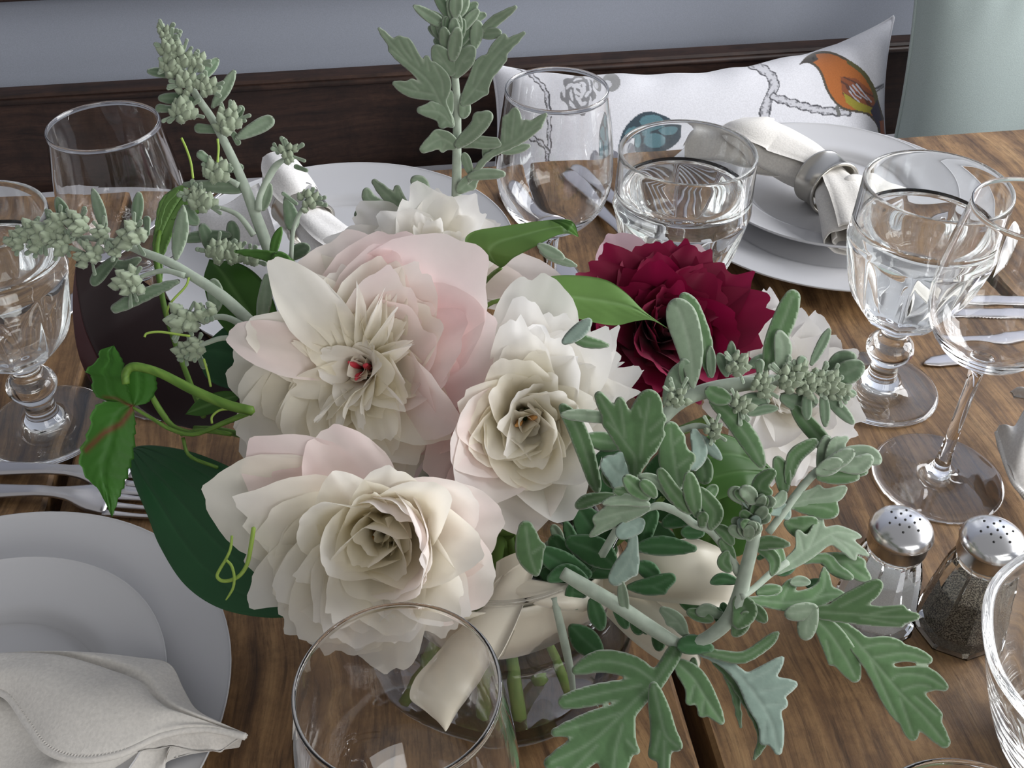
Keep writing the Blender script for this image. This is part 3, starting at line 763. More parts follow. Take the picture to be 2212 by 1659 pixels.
v2, f2 = cloth_patch(top2, bot2, 60, 26, .006, lambda u, t: .005 * math.sin(15 * u + 3 * t) * math.sin(PI * t) ** .5)
part('lower_fold', v2, f2, M['linen'], nap)
top3 = [P(255, 1608, h), P(330, 1585, h + .004), P(440, 1575, h + .004), P(536, 1588, h + .003)]
bot3 = [P(300, 1624, h - .004), P(360, 1612, h - .003), P(450, 1622, h - .004), P(488, 1616, h - .004)]
v3, f3 = cloth_patch(top3, bot3, 36, 12, .003, lambda u, t: .001 * math.sin(20 * u))
part('corner_fold', v3, f3, M['linen'], nap)

# lace-edged napkin pieces at the right edge
nap = thing('napkin', 'white napkin with a picot edge at the right edge of the table', 'napkin', tuple(P(2230, 980, .01)))
top1 = [P(2152, 930, .022), P(2188, 922, .028), P(2222, 870, .034), P(2290, 820, .034)]
bot1 = [P(2154, 936, .020), P(2176, 1010, .016), P(2206, 1062, .012), P(2290, 1120, .01)]
v, f = cloth_patch(top1, bot1, 40, 24, .010, lambda u, t: .003 * math.sin(9 * u + 4 * t)); part('cloth', v, f, M['linen_white'], nap)
e = smooth(bot1, 46); mb = MB()
for q in e[:-1]: mb.add(*[np.array(lathe([(0, -.0016), (.0012, -.0011), (.0017, 0), (.0012, .0011), (0, .0016)], 8)[0]) + q, lathe([(0, -.0016), (.0012, -.0011), (.0017, 0), (.0012, .0011), (0, .0016)], 8)[1]])
part('picot_edge', *mb.get(), M['linen_white'], nap, kind='stuff')
v, f = cloth_patch([P(2182, 846, .022), P(2200, 838, .026), P(2240, 846, .028)], [P(2190, 858, .02), P(2208, 860, .022), P(2240, 872, .02)], 16, 8, .004, lambda u, t: 0); part('cloth_corner', v, f, M['linen_white'], nap)
nap = thing('napkin', 'crumpled white napkin corner showing behind the right water goblet', 'napkin', tuple(P(2170, 540, .0)))
v, f = cloth_patch([P(2140, 600, .004), P(2165, 520, .014), P(2188, 478, .012), P(2204, 498, .006)], [P(2168, 574, .003), P(2180, 555, .006), P(2190, 535, .006), P(2200, 512, .003)], 30, 10, .004, lambda u, t: .003 * math.sin(24 * u) * t); part('cloth', v, f, M['linen_white'], nap)

# ------------------------------------------------------------------ vase with water and its ribbon
vc = P(1078, 1400, 0); VX, VY = float(vc[0]), float(vc[1])
vase = thing('glass_vase', 'low round clear glass vase holding the bouquet, tied with cream ribbon', 'vase', (VX, VY, TOP))
outer = [(0, .0008), (.030, 0), (.046, 0)] + [tuple(q) for q in smooth([(.052, .0012), (.060, .010), (.0635, .025), (.0630, .042), (.0585, .060), (.0520, .076), (.0490, .086), (.0505, .096), (.0545, .104)], 40)]
inner = [(.0535, .1052)] + [tuple(q) for q in smooth([(.0522, .104), (.0482, .096), (.0467, .086), (.0497, .076), (.0562, .060), (.0607, .042), (.0612, .026), (.0575, .013), (.046, .0065), (0, .006)], 40)]
v, f = lathe(outer + inner, 80); link('glass_bowl', mesh('glass_bowl', v, f, M['glass']), vase)
wl = .062
wp = ([(0, wl), (.045, wl), (float(np.interp(wl, [.042, .060, .076], [.0607, .0562, .0497])) + .0002, wl + .0004)] + [(r + .0002, z - .0001) for r, z in inner if z < wl - .002])[::-1]
v, f = lathe(wp, 72); link('water', mesh('water', v, f, M['water']), vase)

def strip(center, width, thick=.0007, n=60, m=8, crown=0.0):
    """ribbon: centre line and half-width vectors (world), both resampled; returns a closed thin band"""
    c = smooth(center, n); w = smooth(width, n)
    v = []
    T = np.gradient(c, axis=0)
    for s in (0, 1):
        for i in range(n):
            nn = np.cross(T[i], w[i]); nn /= np.linalg.norm(nn) + 1e-12
            for j in range(m):
                a = -1 + 2 * j / (m - 1)
                v.append(c[i] + w[i] * a + nn * (crown * (1 - a * a) - s * thick))
    g = grid_faces(n, m); k = n * m
    f = list(g) + [tuple(x + k for x in q[::-1]) for q in g]
    per = [i * m for i in range(n)] + [(n - 1) * m + j for j in range(1, m)] + [i * m + m - 1 for i in range(n - 2, -1, -1)] + [j for j in range(m - 2, 0, -1)]
    for x, y in zip(per, per[1:] + per[:1]): f.append((y, x, x + k, y + k))
    return np.array(v), f
rib = thing('ribbon', 'wide cream satin ribbon tied in a bow around the vase', 'ribbon', (VX, VY, TOP + .09))
prof = [(.0535, .070), (.0520, .078), (.0505, .088), (.0520, .0965), (.0528, .0965), (.0515, .088), (.0530, .078), (.0545, .070), (.0535, .070)]
v, f = lathe(prof, 64, lambda a, r, z: r + .0012 * math.sin(5 * a + 60 * z)); v = np.array(v) + np.array([VX, VY, TOP]); part('band', v, f, M['ribbon'], rib)
def RS(nodes, name, crown=.0, n=50):
    """nodes: (px, py, d, half width px, direction deg of the width in the image, tilt of the width towards the lens)"""
    c = []; w = []
    for x, y, d, hw, ang, tl in nodes:
        c.append(D(x, y, d)); a = math.radians(ang)
        w.append((RT * math.cos(a) + UP * math.sin(a) - FW * tl) * hw * d / F)
    v, f = strip(c, w, n=n, crown=crown); part(name, v, f, M['ribbon'], rib)
# bow loop under the silvery leaves, at the right of the knot
RS([(1300, 1250, .440, 26, 80, 0), (1360, 1240, .428, 50, 80, .2), (1430, 1236, .420, 68, 84, .3), (1500, 1236, .418, 74, 92, .2), (1552, 1246, .424, 70, 98, .1), (1572, 1256, .434, 66, 98, .1)], 'loop', .004)
RS([(1572, 1256, .434, 66, 98, .1), (1566, 1264, .446, 64, 96, 0), (1520, 1272, .454, 60, 92, -.1), (1440, 1274, .456, 50, 86, -.1), (1330, 1260, .450, 30, 80, 0)], 'loop', .003)
RS([(1080, 1272, .424, 30, 80, 0), (1140, 1278, .416, 27, 84, .2), (1210, 1290, .414, 30, 82, .3), (1262, 1290, .418, 34, 84, .2)], 'knot', .006)
# two tails: one falling to the front left, one to the right
RS([(1120, 1230, .420, 46, 30, 0), (1072, 1320, .412, 66, 22, .1), (1000, 1420, .404, 96, 18, .2), (966, 1480, .402, 86, 16, .2), (958, 1530, .402, 40, 10, .2), (966, 1574, .404, 4, 10, .2)], 'tail', .003)
RS([(1110, 1200, .430, 40, 20, 0), (1102, 1260, .424, 40, 20, 0), (1085, 1340, .420, 44, 20, 0), (1050, 1430, .418, 40, 20, 0)], 'tail', .002)
RS([(1330, 1290, .436, 44, 60, 0), (1390, 1340, .428, 50, 56, .1), (1450, 1390, .424, 46, 50, .1), (1492, 1432, .424, 26, 40, .1), (1506, 1448, .424, 5, 40, .1)], 'tail', .003)
# ------------------------------------------------------------------ peonies
def petal_mat(name, base, tip, trans=.50, rough=.7): return mix_attr(name, 'tint', base, tip, rough, .12, (1, 1, 1), trans, (90, .05))
M['petal_cream'] = petal_mat('cream_petal', (.94, .90, .76), (.95, .935, .90))
M['petal_blush'] = petal_mat('blush_petal', (.94, .91, .86), (.92, .67, .69))
M['petal_white'] = petal_mat('white_petal', (.94, .91, .82), (.95, .94, .93))
M['petal_pink'] = petal_mat('pink_petal', (.80, .50, .58), (.88, .68, .74))
M['petal_crimson'] = petal_mat('crimson_petal', (.090, .001, .010), (.27, .003, .050), .22, .6)
M['carpel'] = pbr('red_carpel', (.50, .035, .06), .5)
M['carpel_tan'] = pbr('tan_carpel', (.52, .26, .08), .6)
M['sepal'] = mix_attr('green_sepal', 'tint', (.16, .27, .07), (.30, .40, .16), .6, trans=.15)
M['stem_green'] = mix_attr('green_stem', 'tint', (.13, .24, .05), (.22, .36, .09), .5)

class Flower:
    def __init__(s, name, label, center, tilt, back, stem_to=None):
        """center = (px, py, d) of the heart; tilt = lean of the axis in the picture (right, up); back = how far the receptacle sits behind"""
        A = -FW + tilt[0] * RT + tilt[1] * UP
        s.A = A / np.linalg.norm(A)
        s.O = D(*center) - s.A * back
        e = RT - s.A * (RT @ s.A); s.e1 = e / np.linalg.norm(e); s.e2 = np.cross(s.A, s.e1)
        s.root = thing(name, label, 'flower', tuple(s.O), 0, None)
        s.rng = np.random.RandomState(abs(hash_(label)) % 100000)
        v, f = lathe([(0, -.006), (.006, -.004), (.0095, .001), (.007, .004), (0, .0055)], 20)
        v = np.array(v); w = s.O + v[:, :1] * s.e1 + v[:, 1:2] * s.e2 + v[:, 2:3] * s.A
        part('receptacle', w, f, M['sepal'], s.root, True, {'tint': np.full(len(w), .4)})
    def petal(s, az, L, W, a0, a1, mat, cup=.35, ruf=.06, notch=.07, tint=(0, 1), roll=0.0, um=.55, wb=.30, r0=.004, z0=0.0, ex=1.0, nu=13, nv=19, twist=0.0, shift=0.0, tipround=.22, name='petal'):
        g = s.rng
        az = math.radians(az); a0 = math.radians(a0); a1 = math.radians(a1)
        u = np.linspace(0, 1, nu) ** .85; v = np.linspace(-1, 1, nv)
        # outline of the tip: rounded, a little torn
        ph = g.rand(4) * 6.28
        nz = notch * (.5 * np.sin(3.5 * v + ph[0]) + .28 * np.sin(8 * v + ph[1]) + .16 * np.sin(15 * v + ph[2])) - notch * .6 * np.exp(-((v - g.uniform(-.5, .5)) / .2) ** 2)
        Lt = 1 - (tipround + .26) * (1 - np.sqrt(1 - .985 * v ** 2)) + nz * (1 - .5 * v ** 2)
        uu, vv = np.meshgrid(u, v, indexing='ij')
        sL = uu * Lt[None, :]
        tt = np.clip(sL, 0, 1.3)
        wprof = np.where(tt < um, wb + (1 - wb) * np.sin(PI / 2 * np.clip(tt / um, 0, 1)) ** .9, 1 - .20 * np.clip((tt - um) / (1 - um), 0, 1.3) ** 2)
        x = vv * W / 2 * wprof
        # longitudinal curve
        K = 60; ts = np.linspace(0, 1.3, K); ang = a0 + (a1 - a0) * ts ** ex
        dx = np.concatenate([[0], np.cumsum((np.sin(ang[1:]) + np.sin(ang[:-1])) / 2 * np.diff(ts))]); dz = np.concatenate([[0], np.cumsum((np.cos(ang[1:]) + np.cos(ang[:-1])) / 2 * np.diff(ts))])
        rho = r0 + L * np.interp(tt, ts, dx); ze = z0 + L * np.interp(tt, ts, dz); aa = np.interp(tt, ts, ang)
        q = x / (W / 2 + 1e-9)
        env = np.clip(tt, 0, 1.2) ** 2.2
        n = cup * W * .5 * q ** 2 * np.clip(tt * 1.6, 0, 1) + ruf * W * env * (np.sin(3.1 * q + ph[0] + 1.5 * tt) * .9 + np.sin(6.3 * q + ph[3]) * .5 * np.abs(q) ** .5 + .16 * env * np.sin(12 * q + ph[1]))
        n = n + .004 * W * np.sin(14 * q + ph[2]) * np.clip(tt * 2, 0, 1)          # faint ribs along the petal
        lat = x * (1 - .12 * np.abs(cup) * q ** 2) + shift * W * tt ** 2
        er = s.e1 * math.cos(az) + s.e2 * math.sin(az); eb = -s.e1 * math.sin(az) + s.e2 * math.cos(az)
        T = np.sin(aa)[..., None] * er + np.cos(aa)[..., None] * s.A
        N = -np.cos(aa)[..., None] * er + np.sin(aa)[..., None] * s.A
        B = np.broadcast_to(eb, T.shape)
        tw = (roll + twist * tt)[..., None]
        B2 = B * np.cos(tw) + N * np.sin(tw); N2 = -B * np.sin(tw) + N * np.cos(tw)
        w = s.O + rho[..., None] * er + ze[..., None] * s.A + lat[..., None] * B2 + n[..., None] * N2
        tc = tint[0] + (tint[1] - tint[0]) * np.clip(tt, 0, 1) + .10 * np.sin(5 * q + ph[0]) * tt
        part(name, w.reshape(-1, 3), grid_faces(nu, nv), M[mat], s.root, True, {'tint': np.clip(tc, 0, 1).ravel()})
    def ring(s, n, L, W, a0, a1, mat, jit=1.0, az0=0, span=360, **kw):
        g = s.rng
        for k in range(n):
            kk = dict(kw)
            for q in ('cup', 'ruf', 'notch'):
                if q in kk: kk[q] = kk[q] * g.uniform(.6, 1.4)
            if 'twist' in kk: kk['twist'] = g.uniform(-1, 1) * kk['twist']
            if 'tint' in kk:
                j = g.uniform(-.18, .18); kk['tint'] = (kk['tint'][0], kk['tint'][1] + j)
            s.petal(az0 + span * (k + g.uniform(-.32, .32) * jit) / n, L * g.uniform(1 - .16 * jit, 1 + .14 * jit), W * g.uniform(.78, 1.22), a0 + g.uniform(-9, 9) * jit, a1 + g.uniform(-16, 16) * jit, mat, roll=g.uniform(-.25, .25) * jit, **kk)
    def carpels(s, mat, n=3, z=.018, h=.010):
        for k in range(n):
            a = 2 * PI * k / n + .4
            c = s.O + .0022 * (s.e1 * math.cos(a) + s.e2 * math.sin(a))
            v, f = tube([c + s.A * z * t + .0012 * t * t * (s.e1 * math.cos(a) + s.e2 * math.sin(a)) for t in (.3, .6, .85, 1.0)] + [c + s.A * (z + h * .25) + .0026 * (s.e1 * math.cos(a) + s.e2 * math.sin(a))], [.0012, .0017, .0014, .0010, .0006], 8)
            part('carpel', v, f, M[mat], s.root)
    def stem(s, bend=.02):
        a = s.O - s.A * .004
        foot = np.array([VX, VY, TOP + .012]) + np.array([(a[0] - VX) * -.25, (a[1] - VY) * -.25, 0])
        neck = np.array([VX, VY, TOP + .088]) + np.array([(a[0] - VX), (a[1] - VY), 0]) / max(1e-6, math.hypot(a[0] - VX, a[1] - VY)) * .034
        pts = smooth([a, (a + neck) / 2 - s.A * bend, neck, foot], 26)
        v, f = tube(pts, .0026, 8)
        part('stem', v, f, M['stem_green'], s.root, True, {'tint': np.linspace(0, 1, len(v))})
def hash_(t):
    h = 7
    for c in t: h = (h * 31 + ord(c)) % 1000003
    return h
def mm(px, d): return px * d / F

# --- the big blush peony
fl = Flower('peony', 'biggest peony, blush pink and cream, facing the viewer at the centre left', (762, 795, .438), (-.10, .02), .030)
d = .44
G = lambda az, reach, wid, a0, a1, **k: fl.petal(az, mm(reach, d) / ((math.sin(math.radians(a0)) + math.sin(math.radians(a1))) / 2 + .08), mm(wid, d), a0, a1, k.pop('mat', 'petal_blush'), **{**dict(cup=.22, ruf=.035, notch=.05, nu=18, nv=21), **k})
G(96, 305, 330, 62, 84, tint=(.2, .30), cup=.28, ruf=.03)
G(70, 315, 300, 58, 80, tint=(.3, .45), cup=.3)
G(118, 275, 230, 60, 88, tint=(.1, .12), mat='petal_white')
G(42, 375, 330, 50, 74, tint=(.9, .35), cup=.30, ruf=.03)
G(14, 335, 300, 48, 70, tint=(1.0, .45), cup=.26)
G(-16, 310, 300, 56, 84, tint=(.9, .4), cup=.18)
G(-42, 250, 250, 60, 96, tint=(.7, .45))
G(-68, 255, 250, 62, 100, tint=(.5, .5))
G(-96, 260, 240, 64, 104, tint=(.4, .5))
G(-122, 285, 230, 66, 100, tint=(.3, .4))
G(-148, 300, 210, 66, 96, tint=(.1, .2), mat='petal_cream', notch=.11)
G(-172, 270, 190, 66, 96, tint=(.2, .6), mat='petal_cream', notch=.10)
G(168, 250, 150, 56, 92, tint=(.1, .3), cup=.5, ruf=.06)
G(119, 255, 135, 30, 58, tint=(.2, .15), cup=.34, ruf=.03, mat='petal_white', notch=.04, z0=.012)
G(164, 262, 120, 36, 80, tint=(.2, .35), cup=.45, ruf=.03, notch=.03, z0=.011)
fl.ring(13, .058, .044, 54, 96, 'petal_cream', cup=.15, ruf=.05, notch=.08, tint=(.0, .8), az0=180, span=130, z0=.003, twist=.3)
fl.ring(9, .054, .042, 40, 66, 'petal_blush', cup=.35, ruf=.05, notch=.07, tint=(.1, .35), az0=-40, span=130, z0=.004, twist=.3)
fl.ring(8, .049, .036, 40, 66, 'petal_cream', cup=.35, ruf=.05, notch=.08, tint=(.1, .8), az0=30, span=150, z0=.005, twist=.4)
fl.ring(9, .047, .034, 42, 84, 'petal_cream', cup=.25, ruf=.06, notch=.08, tint=(0, .5), az0=185, span=160, z0=.006, twist=.4)
fl.ring(11, .040, .026, 34, 72, 'petal_cream', cup=.4, ruf=.07, notch=.10, tint=(0, .5), z0=.007, um=.6, twist=.5)
fl.ring(7, .041, .012, 24, 56, 'petal_cream', cup=.5, ruf=.06, notch=.16, tint=(0, .6), az0=20, span=150, z0=.008, um=.6, twist=.8)
fl.ring(9, .030, .021, 18, 62, 'petal_cream', cup=.5, ruf=.07, notch=.10, tint=(0, .45), z0=.009, um=.62, twist=.6)
fl.ring(6, .023, .017, 8, 52, 'petal_white', cup=.6, ruf=.08, notch=.10, tint=(0, .8), z0=.010, um=.6, twist=.6, r0=.0045)
for az, l_ in ((62, .050), (48, .046), (80, .047), (100, .043), (-100, .036), (-78, .034), (-120, .038), (20, .043), (128, .044), (-30, .036)):
    fl.petal(az, l_, .0065, 22, 58, 'petal_cream', cup=.6, ruf=.25, notch=.15, tint=(.1, .8), z0=.010, um=.6, twist=1.2, wb=.5)
fl.ring(6, .017, .012, -6, 34, 'petal_cream', cup=.7, ruf=.08, notch=.08, tint=(.1, .5), z0=.006, um=.6, twist=.5, r0=.0015)
fl.carpels('carpel', 3, .0215, .004)
fl.stem()

# --- bottom peony, its cup turned to the lower right
fl = Flower('peony', 'cream and blush peony at the bottom, above the front wine glass', (822, 1172, .386), (.05, -.10), .030)
d = .39
G(184, 300, 270, 60, 92, tint=(.1, .15), mat='petal_white', cup=.12, shift=.1)
G(166, 400, 260, 62, 98, tint=(.0, .05), mat='petal_white')
G(200, 235, 240, 64, 94, tint=(.3, .38))
G(148, 350, 240, 60, 92, tint=(.5, .45))
G(216, 205, 220, 66, 96, tint=(.15, .3), notch=.10)
G(236, 235, 230, 66, 96, tint=(.1, .5), mat='petal_cream', notch=.10)
G(256, 240, 220, 64, 92, tint=(.1, .8), mat='petal_white')
G(276, 245, 210, 62, 90, tint=(.1, .6), mat='petal_white')
G(298, 240, 200, 58, 86, tint=(.1, .4), mat='petal_white', cup=.4)
G(318, 255, 210, 46, 80, tint=(.3, .12), cup=.45)
G(338, 262, 240, 36, 74, tint=(.5, .12), cup=.5)
G(8, 262, 250, 40, 76, tint=(.4, .18), cup=.45)
G(28, 230, 210, 36, 58, tint=(.2, .10), cup=.55)
G(120, 265, 200, 52, 84, tint=(.3, .4))
# tall incurved wall at the right side of the cup
for az, w_, l_ in ((-38, .038, .052), (-12, .042, .056), (14, .040, .055), (40, .036, .050), (66, .034, .046)):
    fl.petal(az, l_, w_, 40, -10, 'petal_blush', cup=.5, ruf=.05, notch=.06, tint=(.1, .12), z0=.003)
fl.ring(11, .048, .042, 58, 92, 'petal_cream', cup=.12, ruf=.05, notch=.08, tint=(.2, .8), az0=165, span=115, z0=.004, twist=.3)
fl.ring(8, .044, .038, 50, 84, 'petal_cream', cup=.15, ruf=.05, notch=.08, tint=(.1, .8), az0=185, span=130, z0=.005, twist=.3)
fl.ring(6, .043, .034, 44, 66, 'petal_white', cup=.35, ruf=.05, notch=.07, tint=(.0, .8), az0=230, span=100, z0=.006, twist=.3)
fl.ring(9, .044, .032, 34, 48, 'petal_cream', cup=.5, ruf=.06, notch=.08, tint=(0, .6), z0=.006, twist=.4)
fl.ring(8, .038, .028, 18, 24, 'petal_cream', cup=.6, ruf=.06, notch=.09, tint=(0, .5), z0=.007, twist=.5)
fl.ring(6, .031, .022, 4, 26, 'petal_cream', cup=.8, ruf=.08, notch=.10, tint=(0, .6), z0=.008, twist=.5, r0=.004)
fl.ring(5, .020, .013, -8, 22, 'petal_cream', cup=.7, ruf=.08, notch=.08, tint=(.1, .6), z0=.006, um=.6, twist=.5, r0=.0015)
fl.carpels('carpel_tan', 2, .016, .004)
fl.stem()

# --- half open cream peony right of the big one
fl = Flower('peony', 'half-open cream peony with a bowl of outer petals, right of the biggest one', (1138, 915, .424), (.02, -.06), .034)
d = .43
G(262, 240, 230, 40, 40, tint=(.1, .12), cup=.55, mat='petal_blush')
G(226, 205, 210, 34, 30, tint=(.35, .16), cup=.55)
G(200, 175, 200, 34, 26, tint=(.75, .18), cup=.5)
G(296, 215, 210, 40, 36, tint=(.1, .7), cup=.6, mat='petal_white')
G(326, 170, 200, 36, 22, tint=(.1, .6), cup=.6, mat='petal_white')
G(176, 150, 170, 30, 26, tint=(.5, .2), cup=.5)
G(92, 260, 170, 50, 72, tint=(.2, .8), mat='petal_white', notch=.10, ruf=.07)
G(68, 255, 170, 50, 76, tint=(.2, .9), mat='petal_white', notch=.10, ruf=.07)
G(48, 270, 150, 52, 80, tint=(.2, .9), mat='petal_white', notch=.12, ruf=.08)
G(28, 270, 150, 52, 84, tint=(.2, 1), mat='petal_white', notch=.12, ruf=.08)
G(10, 240, 150, 50, 80, tint=(.1, .8), mat='petal_white', notch=.12)
G(-12, 215, 150, 48, 66, tint=(.1, .8), mat='petal_white')
G(24, 262, 70, 56, 120, tint=(.5, 1), mat='petal_white', notch=.2, ruf=.1)
# pinkish underside petals between this flower and its neighbours
G(240, 330, 190, 66, 70, tint=(.9, .5), cup=.35)
G(206, 250, 190, 60, 74, tint=(.8, .5), cup=.35)
G(84, 330, 210, 62, 88, tint=(.2, .6), mat='petal_white', ruf=.03)
fl.ring(9, .047, .036, 42, 70, 'petal_white', cup=.3, ruf=.07, notch=.10, tint=(.1, .8), az0=0, span=110, z0=.005, twist=.4)
fl.ring(8, .039, .031, 32, 26, 'petal_cream', cup=.6, ruf=.04, notch=.05, tint=(.1, .5), az0=180, span=190, z0=.005, twist=.3)
fl.ring(7, .034, .026, 24, 30, 'petal_cream', cup=.55, ruf=.05, notch=.06, tint=(.1, .5), az0=190, span=170, z0=.006, twist=.4)
fl.ring(8, .037, .026, 26, 50, 'petal_cream', cup=.4, ruf=.07, notch=.09, tint=(0, .6), az0=-10, span=190, z0=.007, twist=.5)
fl.ring(6, .033, .021, 8, 34, 'petal_white', cup=.6, ruf=.08, notch=.10, tint=(0, .7), z0=.008, twist=.6)
fl.ring(6, .022, .013, -8, 26, 'petal_cream', cup=.7, ruf=.08, notch=.08, tint=(.1, .6), z0=.006, um=.6, twist=.5, r0=.0015)
fl.carpels('carpel_tan', 2, .024, .004)
fl.stem()

# --- crimson peony
fl = Flower('peony', 'deep crimson peony with many ragged petals', (1440, 692, .492), (.04, .26), .030)
d = .50
for k, az in enumerate((8, 34, 58, 80, 102, 126, 150, 172, 196, -16, -40, -66, 222, 250)):
    G(az, 1.16 * (208, 190, 178, 172, 168, 178, 195, 195, 180, 190, 160, 140, 150, 135)[k], 160, 52, 74 if 0 < az < 190 else 92, mat='petal_crimson', tint=(.1, .85), notch=.11, ruf=.06, cup=.3)
fl.ring(11, .043, .034, 38, 62, 'petal_crimson', 1.5, cup=.3, ruf=.07, notch=.13, tint=(0, 1.0), z0=.004, twist=.5)
fl.ring(10, .037, .030, 24, 46, 'petal_crimson', 1.6, cup=.4, ruf=.07, notch=.13, tint=(0, .9), z0=.006, twist=.6)
fl.ring(8, .031, .024, 10, 34, 'petal_crimson', 1.6, cup=.5, ruf=.09, notch=.12, tint=(0, .8), z0=.008, twist=.7)
fl.ring(7, .025, .014, 2, 20, 'petal_crimson', cup=.6, ruf=.12, notch=.15, tint=(0, .7), z0=.010, twist=.8)
fl.stem()

# --- light pink peony hidden behind the crimson one
fl = Flower('peony', 'light pink peony of which a few petals show above the crimson one', (1415, 640, .545), (.0, .25), .03)
d = .545
G(124, 178, 150, 52, 62, mat='petal_pink', tint=(.4, .7)); G(92, 120, 130, 52, 62, mat='petal_pink', tint=(.4, .8)); G(66, 130, 130, 52, 64, mat='petal_pink', tint=(.5, .7)); G(44, 168, 140, 54, 66, mat='petal_pink', tint=(.4, .9)); G(150, 150, 120, 56, 70, mat='petal_pink', tint=(.3, .9)); G(20, 140, 120, 56, 74, mat='petal_pink', tint=(.3, .9))
fl.ring(9, .026, .020, 24, 40, 'petal_pink', cup=.4, ruf=.08, notch=.1, tint=(.2, .8), z0=.005)
fl.stem()

# --- white peony at the back, above the big one
fl = Flower('peony', 'white peony at the back, behind the top of the biggest one', (935, 530, .500), (.0, .30), .03)
d = .50
for az, r_, w_, m_ in ((150, 205, 130, 'petal_white'), (128, 150, 120, 'petal_white'), (104, 120, 120, 'petal_white'), (74, 130, 120, 'petal_white'), (52, 150, 120, 'petal_white'), (28, 150, 110, 'petal_white'), (6, 140, 110, 'petal_white'), (176, 230, 120, 'petal_white')):
    G(az, r_, w_, 50, 72, mat=m_, tint=(.3, .9), notch=.10, ruf=.07)
fl.ring(10, .037, .030, 30, 60, 'petal_white', cup=.35, ruf=.07, notch=.10, tint=(.2, .8), z0=.005, twist=.5)
fl.ring(10, .030, .016, 8, 30, 'petal_white', cup=.5, ruf=.10, notch=.12, tint=(.1, .7), z0=.008, twist=.6)
# two blush petals that reach out to the right, past the green leaf
G(-14, 320, 130, 74, 88, tint=(.1, .25), cup=.5, ruf=.03)
G(-26, 250, 120, 70, 80, tint=(.1, .3), cup=.4)
fl.stem()

# --- white peony at the right, behind the silvery spike
fl = Flower('peony', 'bright white peony at the far right of the bouquet, behind the silvery spike', (1718, 852, .518), (.18, .05), .030)
d = .50
for az, r_, w_ in ((70, 190, 150), (46, 195, 150), (22, 190, 150), (0, 185, 150), (-22, 190, 160), (-48, 200, 160), (-74, 200, 160), (-100, 190, 150), (-128, 170, 140), (96, 190, 140), (122, 230, 130), (150, 170, 130), (180, 150, 130)):
    G(az, r_, w_, 50, 92, mat='petal_white', tint=(.5, 1), notch=.11, ruf=.08)
fl.petal(118, mm(270, .5), mm(90, .5), 58, 70, 'petal_white', cup=.4, ruf=.09, notch=.10, tint=(.4, 1))
fl.petal(104, mm(265, .5), mm(80, .5), 58, 70, 'petal_white', cup=.4, ruf=.09, notch=.10, tint=(.4, 1))
fl.ring(12, .042, .036, 42, 84, 'petal_white', cup=.25, ruf=.07, notch=.10, tint=(.4, 1), z0=.004, twist=.5)
fl.ring(9, .036, .029, 26, 60, 'petal_white', cup=.35, ruf=.07, notch=.10, tint=(.3, 1), z0=.006, twist=.6)
fl.ring(9, .026, .015, 6, 34, 'petal_white', cup=.5, ruf=.12, notch=.13, tint=(.2, .9), z0=.008, twist=.7)
fl.stem()
# ------------------------------------------------------------------ leaves and spikes
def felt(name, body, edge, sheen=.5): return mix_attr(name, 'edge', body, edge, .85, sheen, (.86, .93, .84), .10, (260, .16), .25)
M['felt'] = felt('grey_green_felted_leaf', (.092, .175, .072), (.40, .48, .36), .4)
M['felt_pale'] = felt('pale_felted_leaf', (.215, .290, .195), (.47, .54, .43), .4)
M['felt_mid'] = felt('soft_grey_green_leaf', (.150, .225, .138), (.44, .51, .40), .45)
M['felt_silver'] = felt('silver_leaf_underside', (.25, .34, .285), (.44, .53, .46))
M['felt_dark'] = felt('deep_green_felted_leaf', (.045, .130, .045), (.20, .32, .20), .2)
M['felt_stem'] = felt('felted_stem', (.40, .47, .38), (.52, .58, .48))
M['felt_bud'] = felt('felted_bud', (.36, .43, .30), (.50, .56, .43))
M['leaf_green'] = mix_attr('glossy_green_leaf', 'edge', (.055, .150, .022), (.13, .27, .07), .45, .05, None, .22, (30, .2), .1)
M['leaf_mid'] = mix_attr('mid_green_leaf', 'edge', (.165, .310, .080), (.25, .42, .15), .5, .05, None, .25, (30, .15), .1)
M['leaf_deep'] = mix_attr('deep_green_leaf', 'edge', (.020, .085, .030), (.034, .115, .045), .42, .1, None, .12, (24, .2), .15)
M['leaf_vine'] = mix_attr('vine_leaf', 'edge', (.045, .165, .018), (.17, .055, .025), .5, .05, None, .22, (40, .25), .15)
M['leaf_wine'] = mix_attr('dark_burgundy_leaf', 'edge', (.012, .005, .005), (.060, .016, .018), .6, .05, None, .05, (24, .2), .1)
M['vine_stem'] = mix_attr('vine_stem', 'tint', (.07, .15, .02), (.20, .34, .06), .5)
M['tendril'] = mix_attr('tendril', 'tint', (.28, .42, .07), (.38, .52, .11), .5)

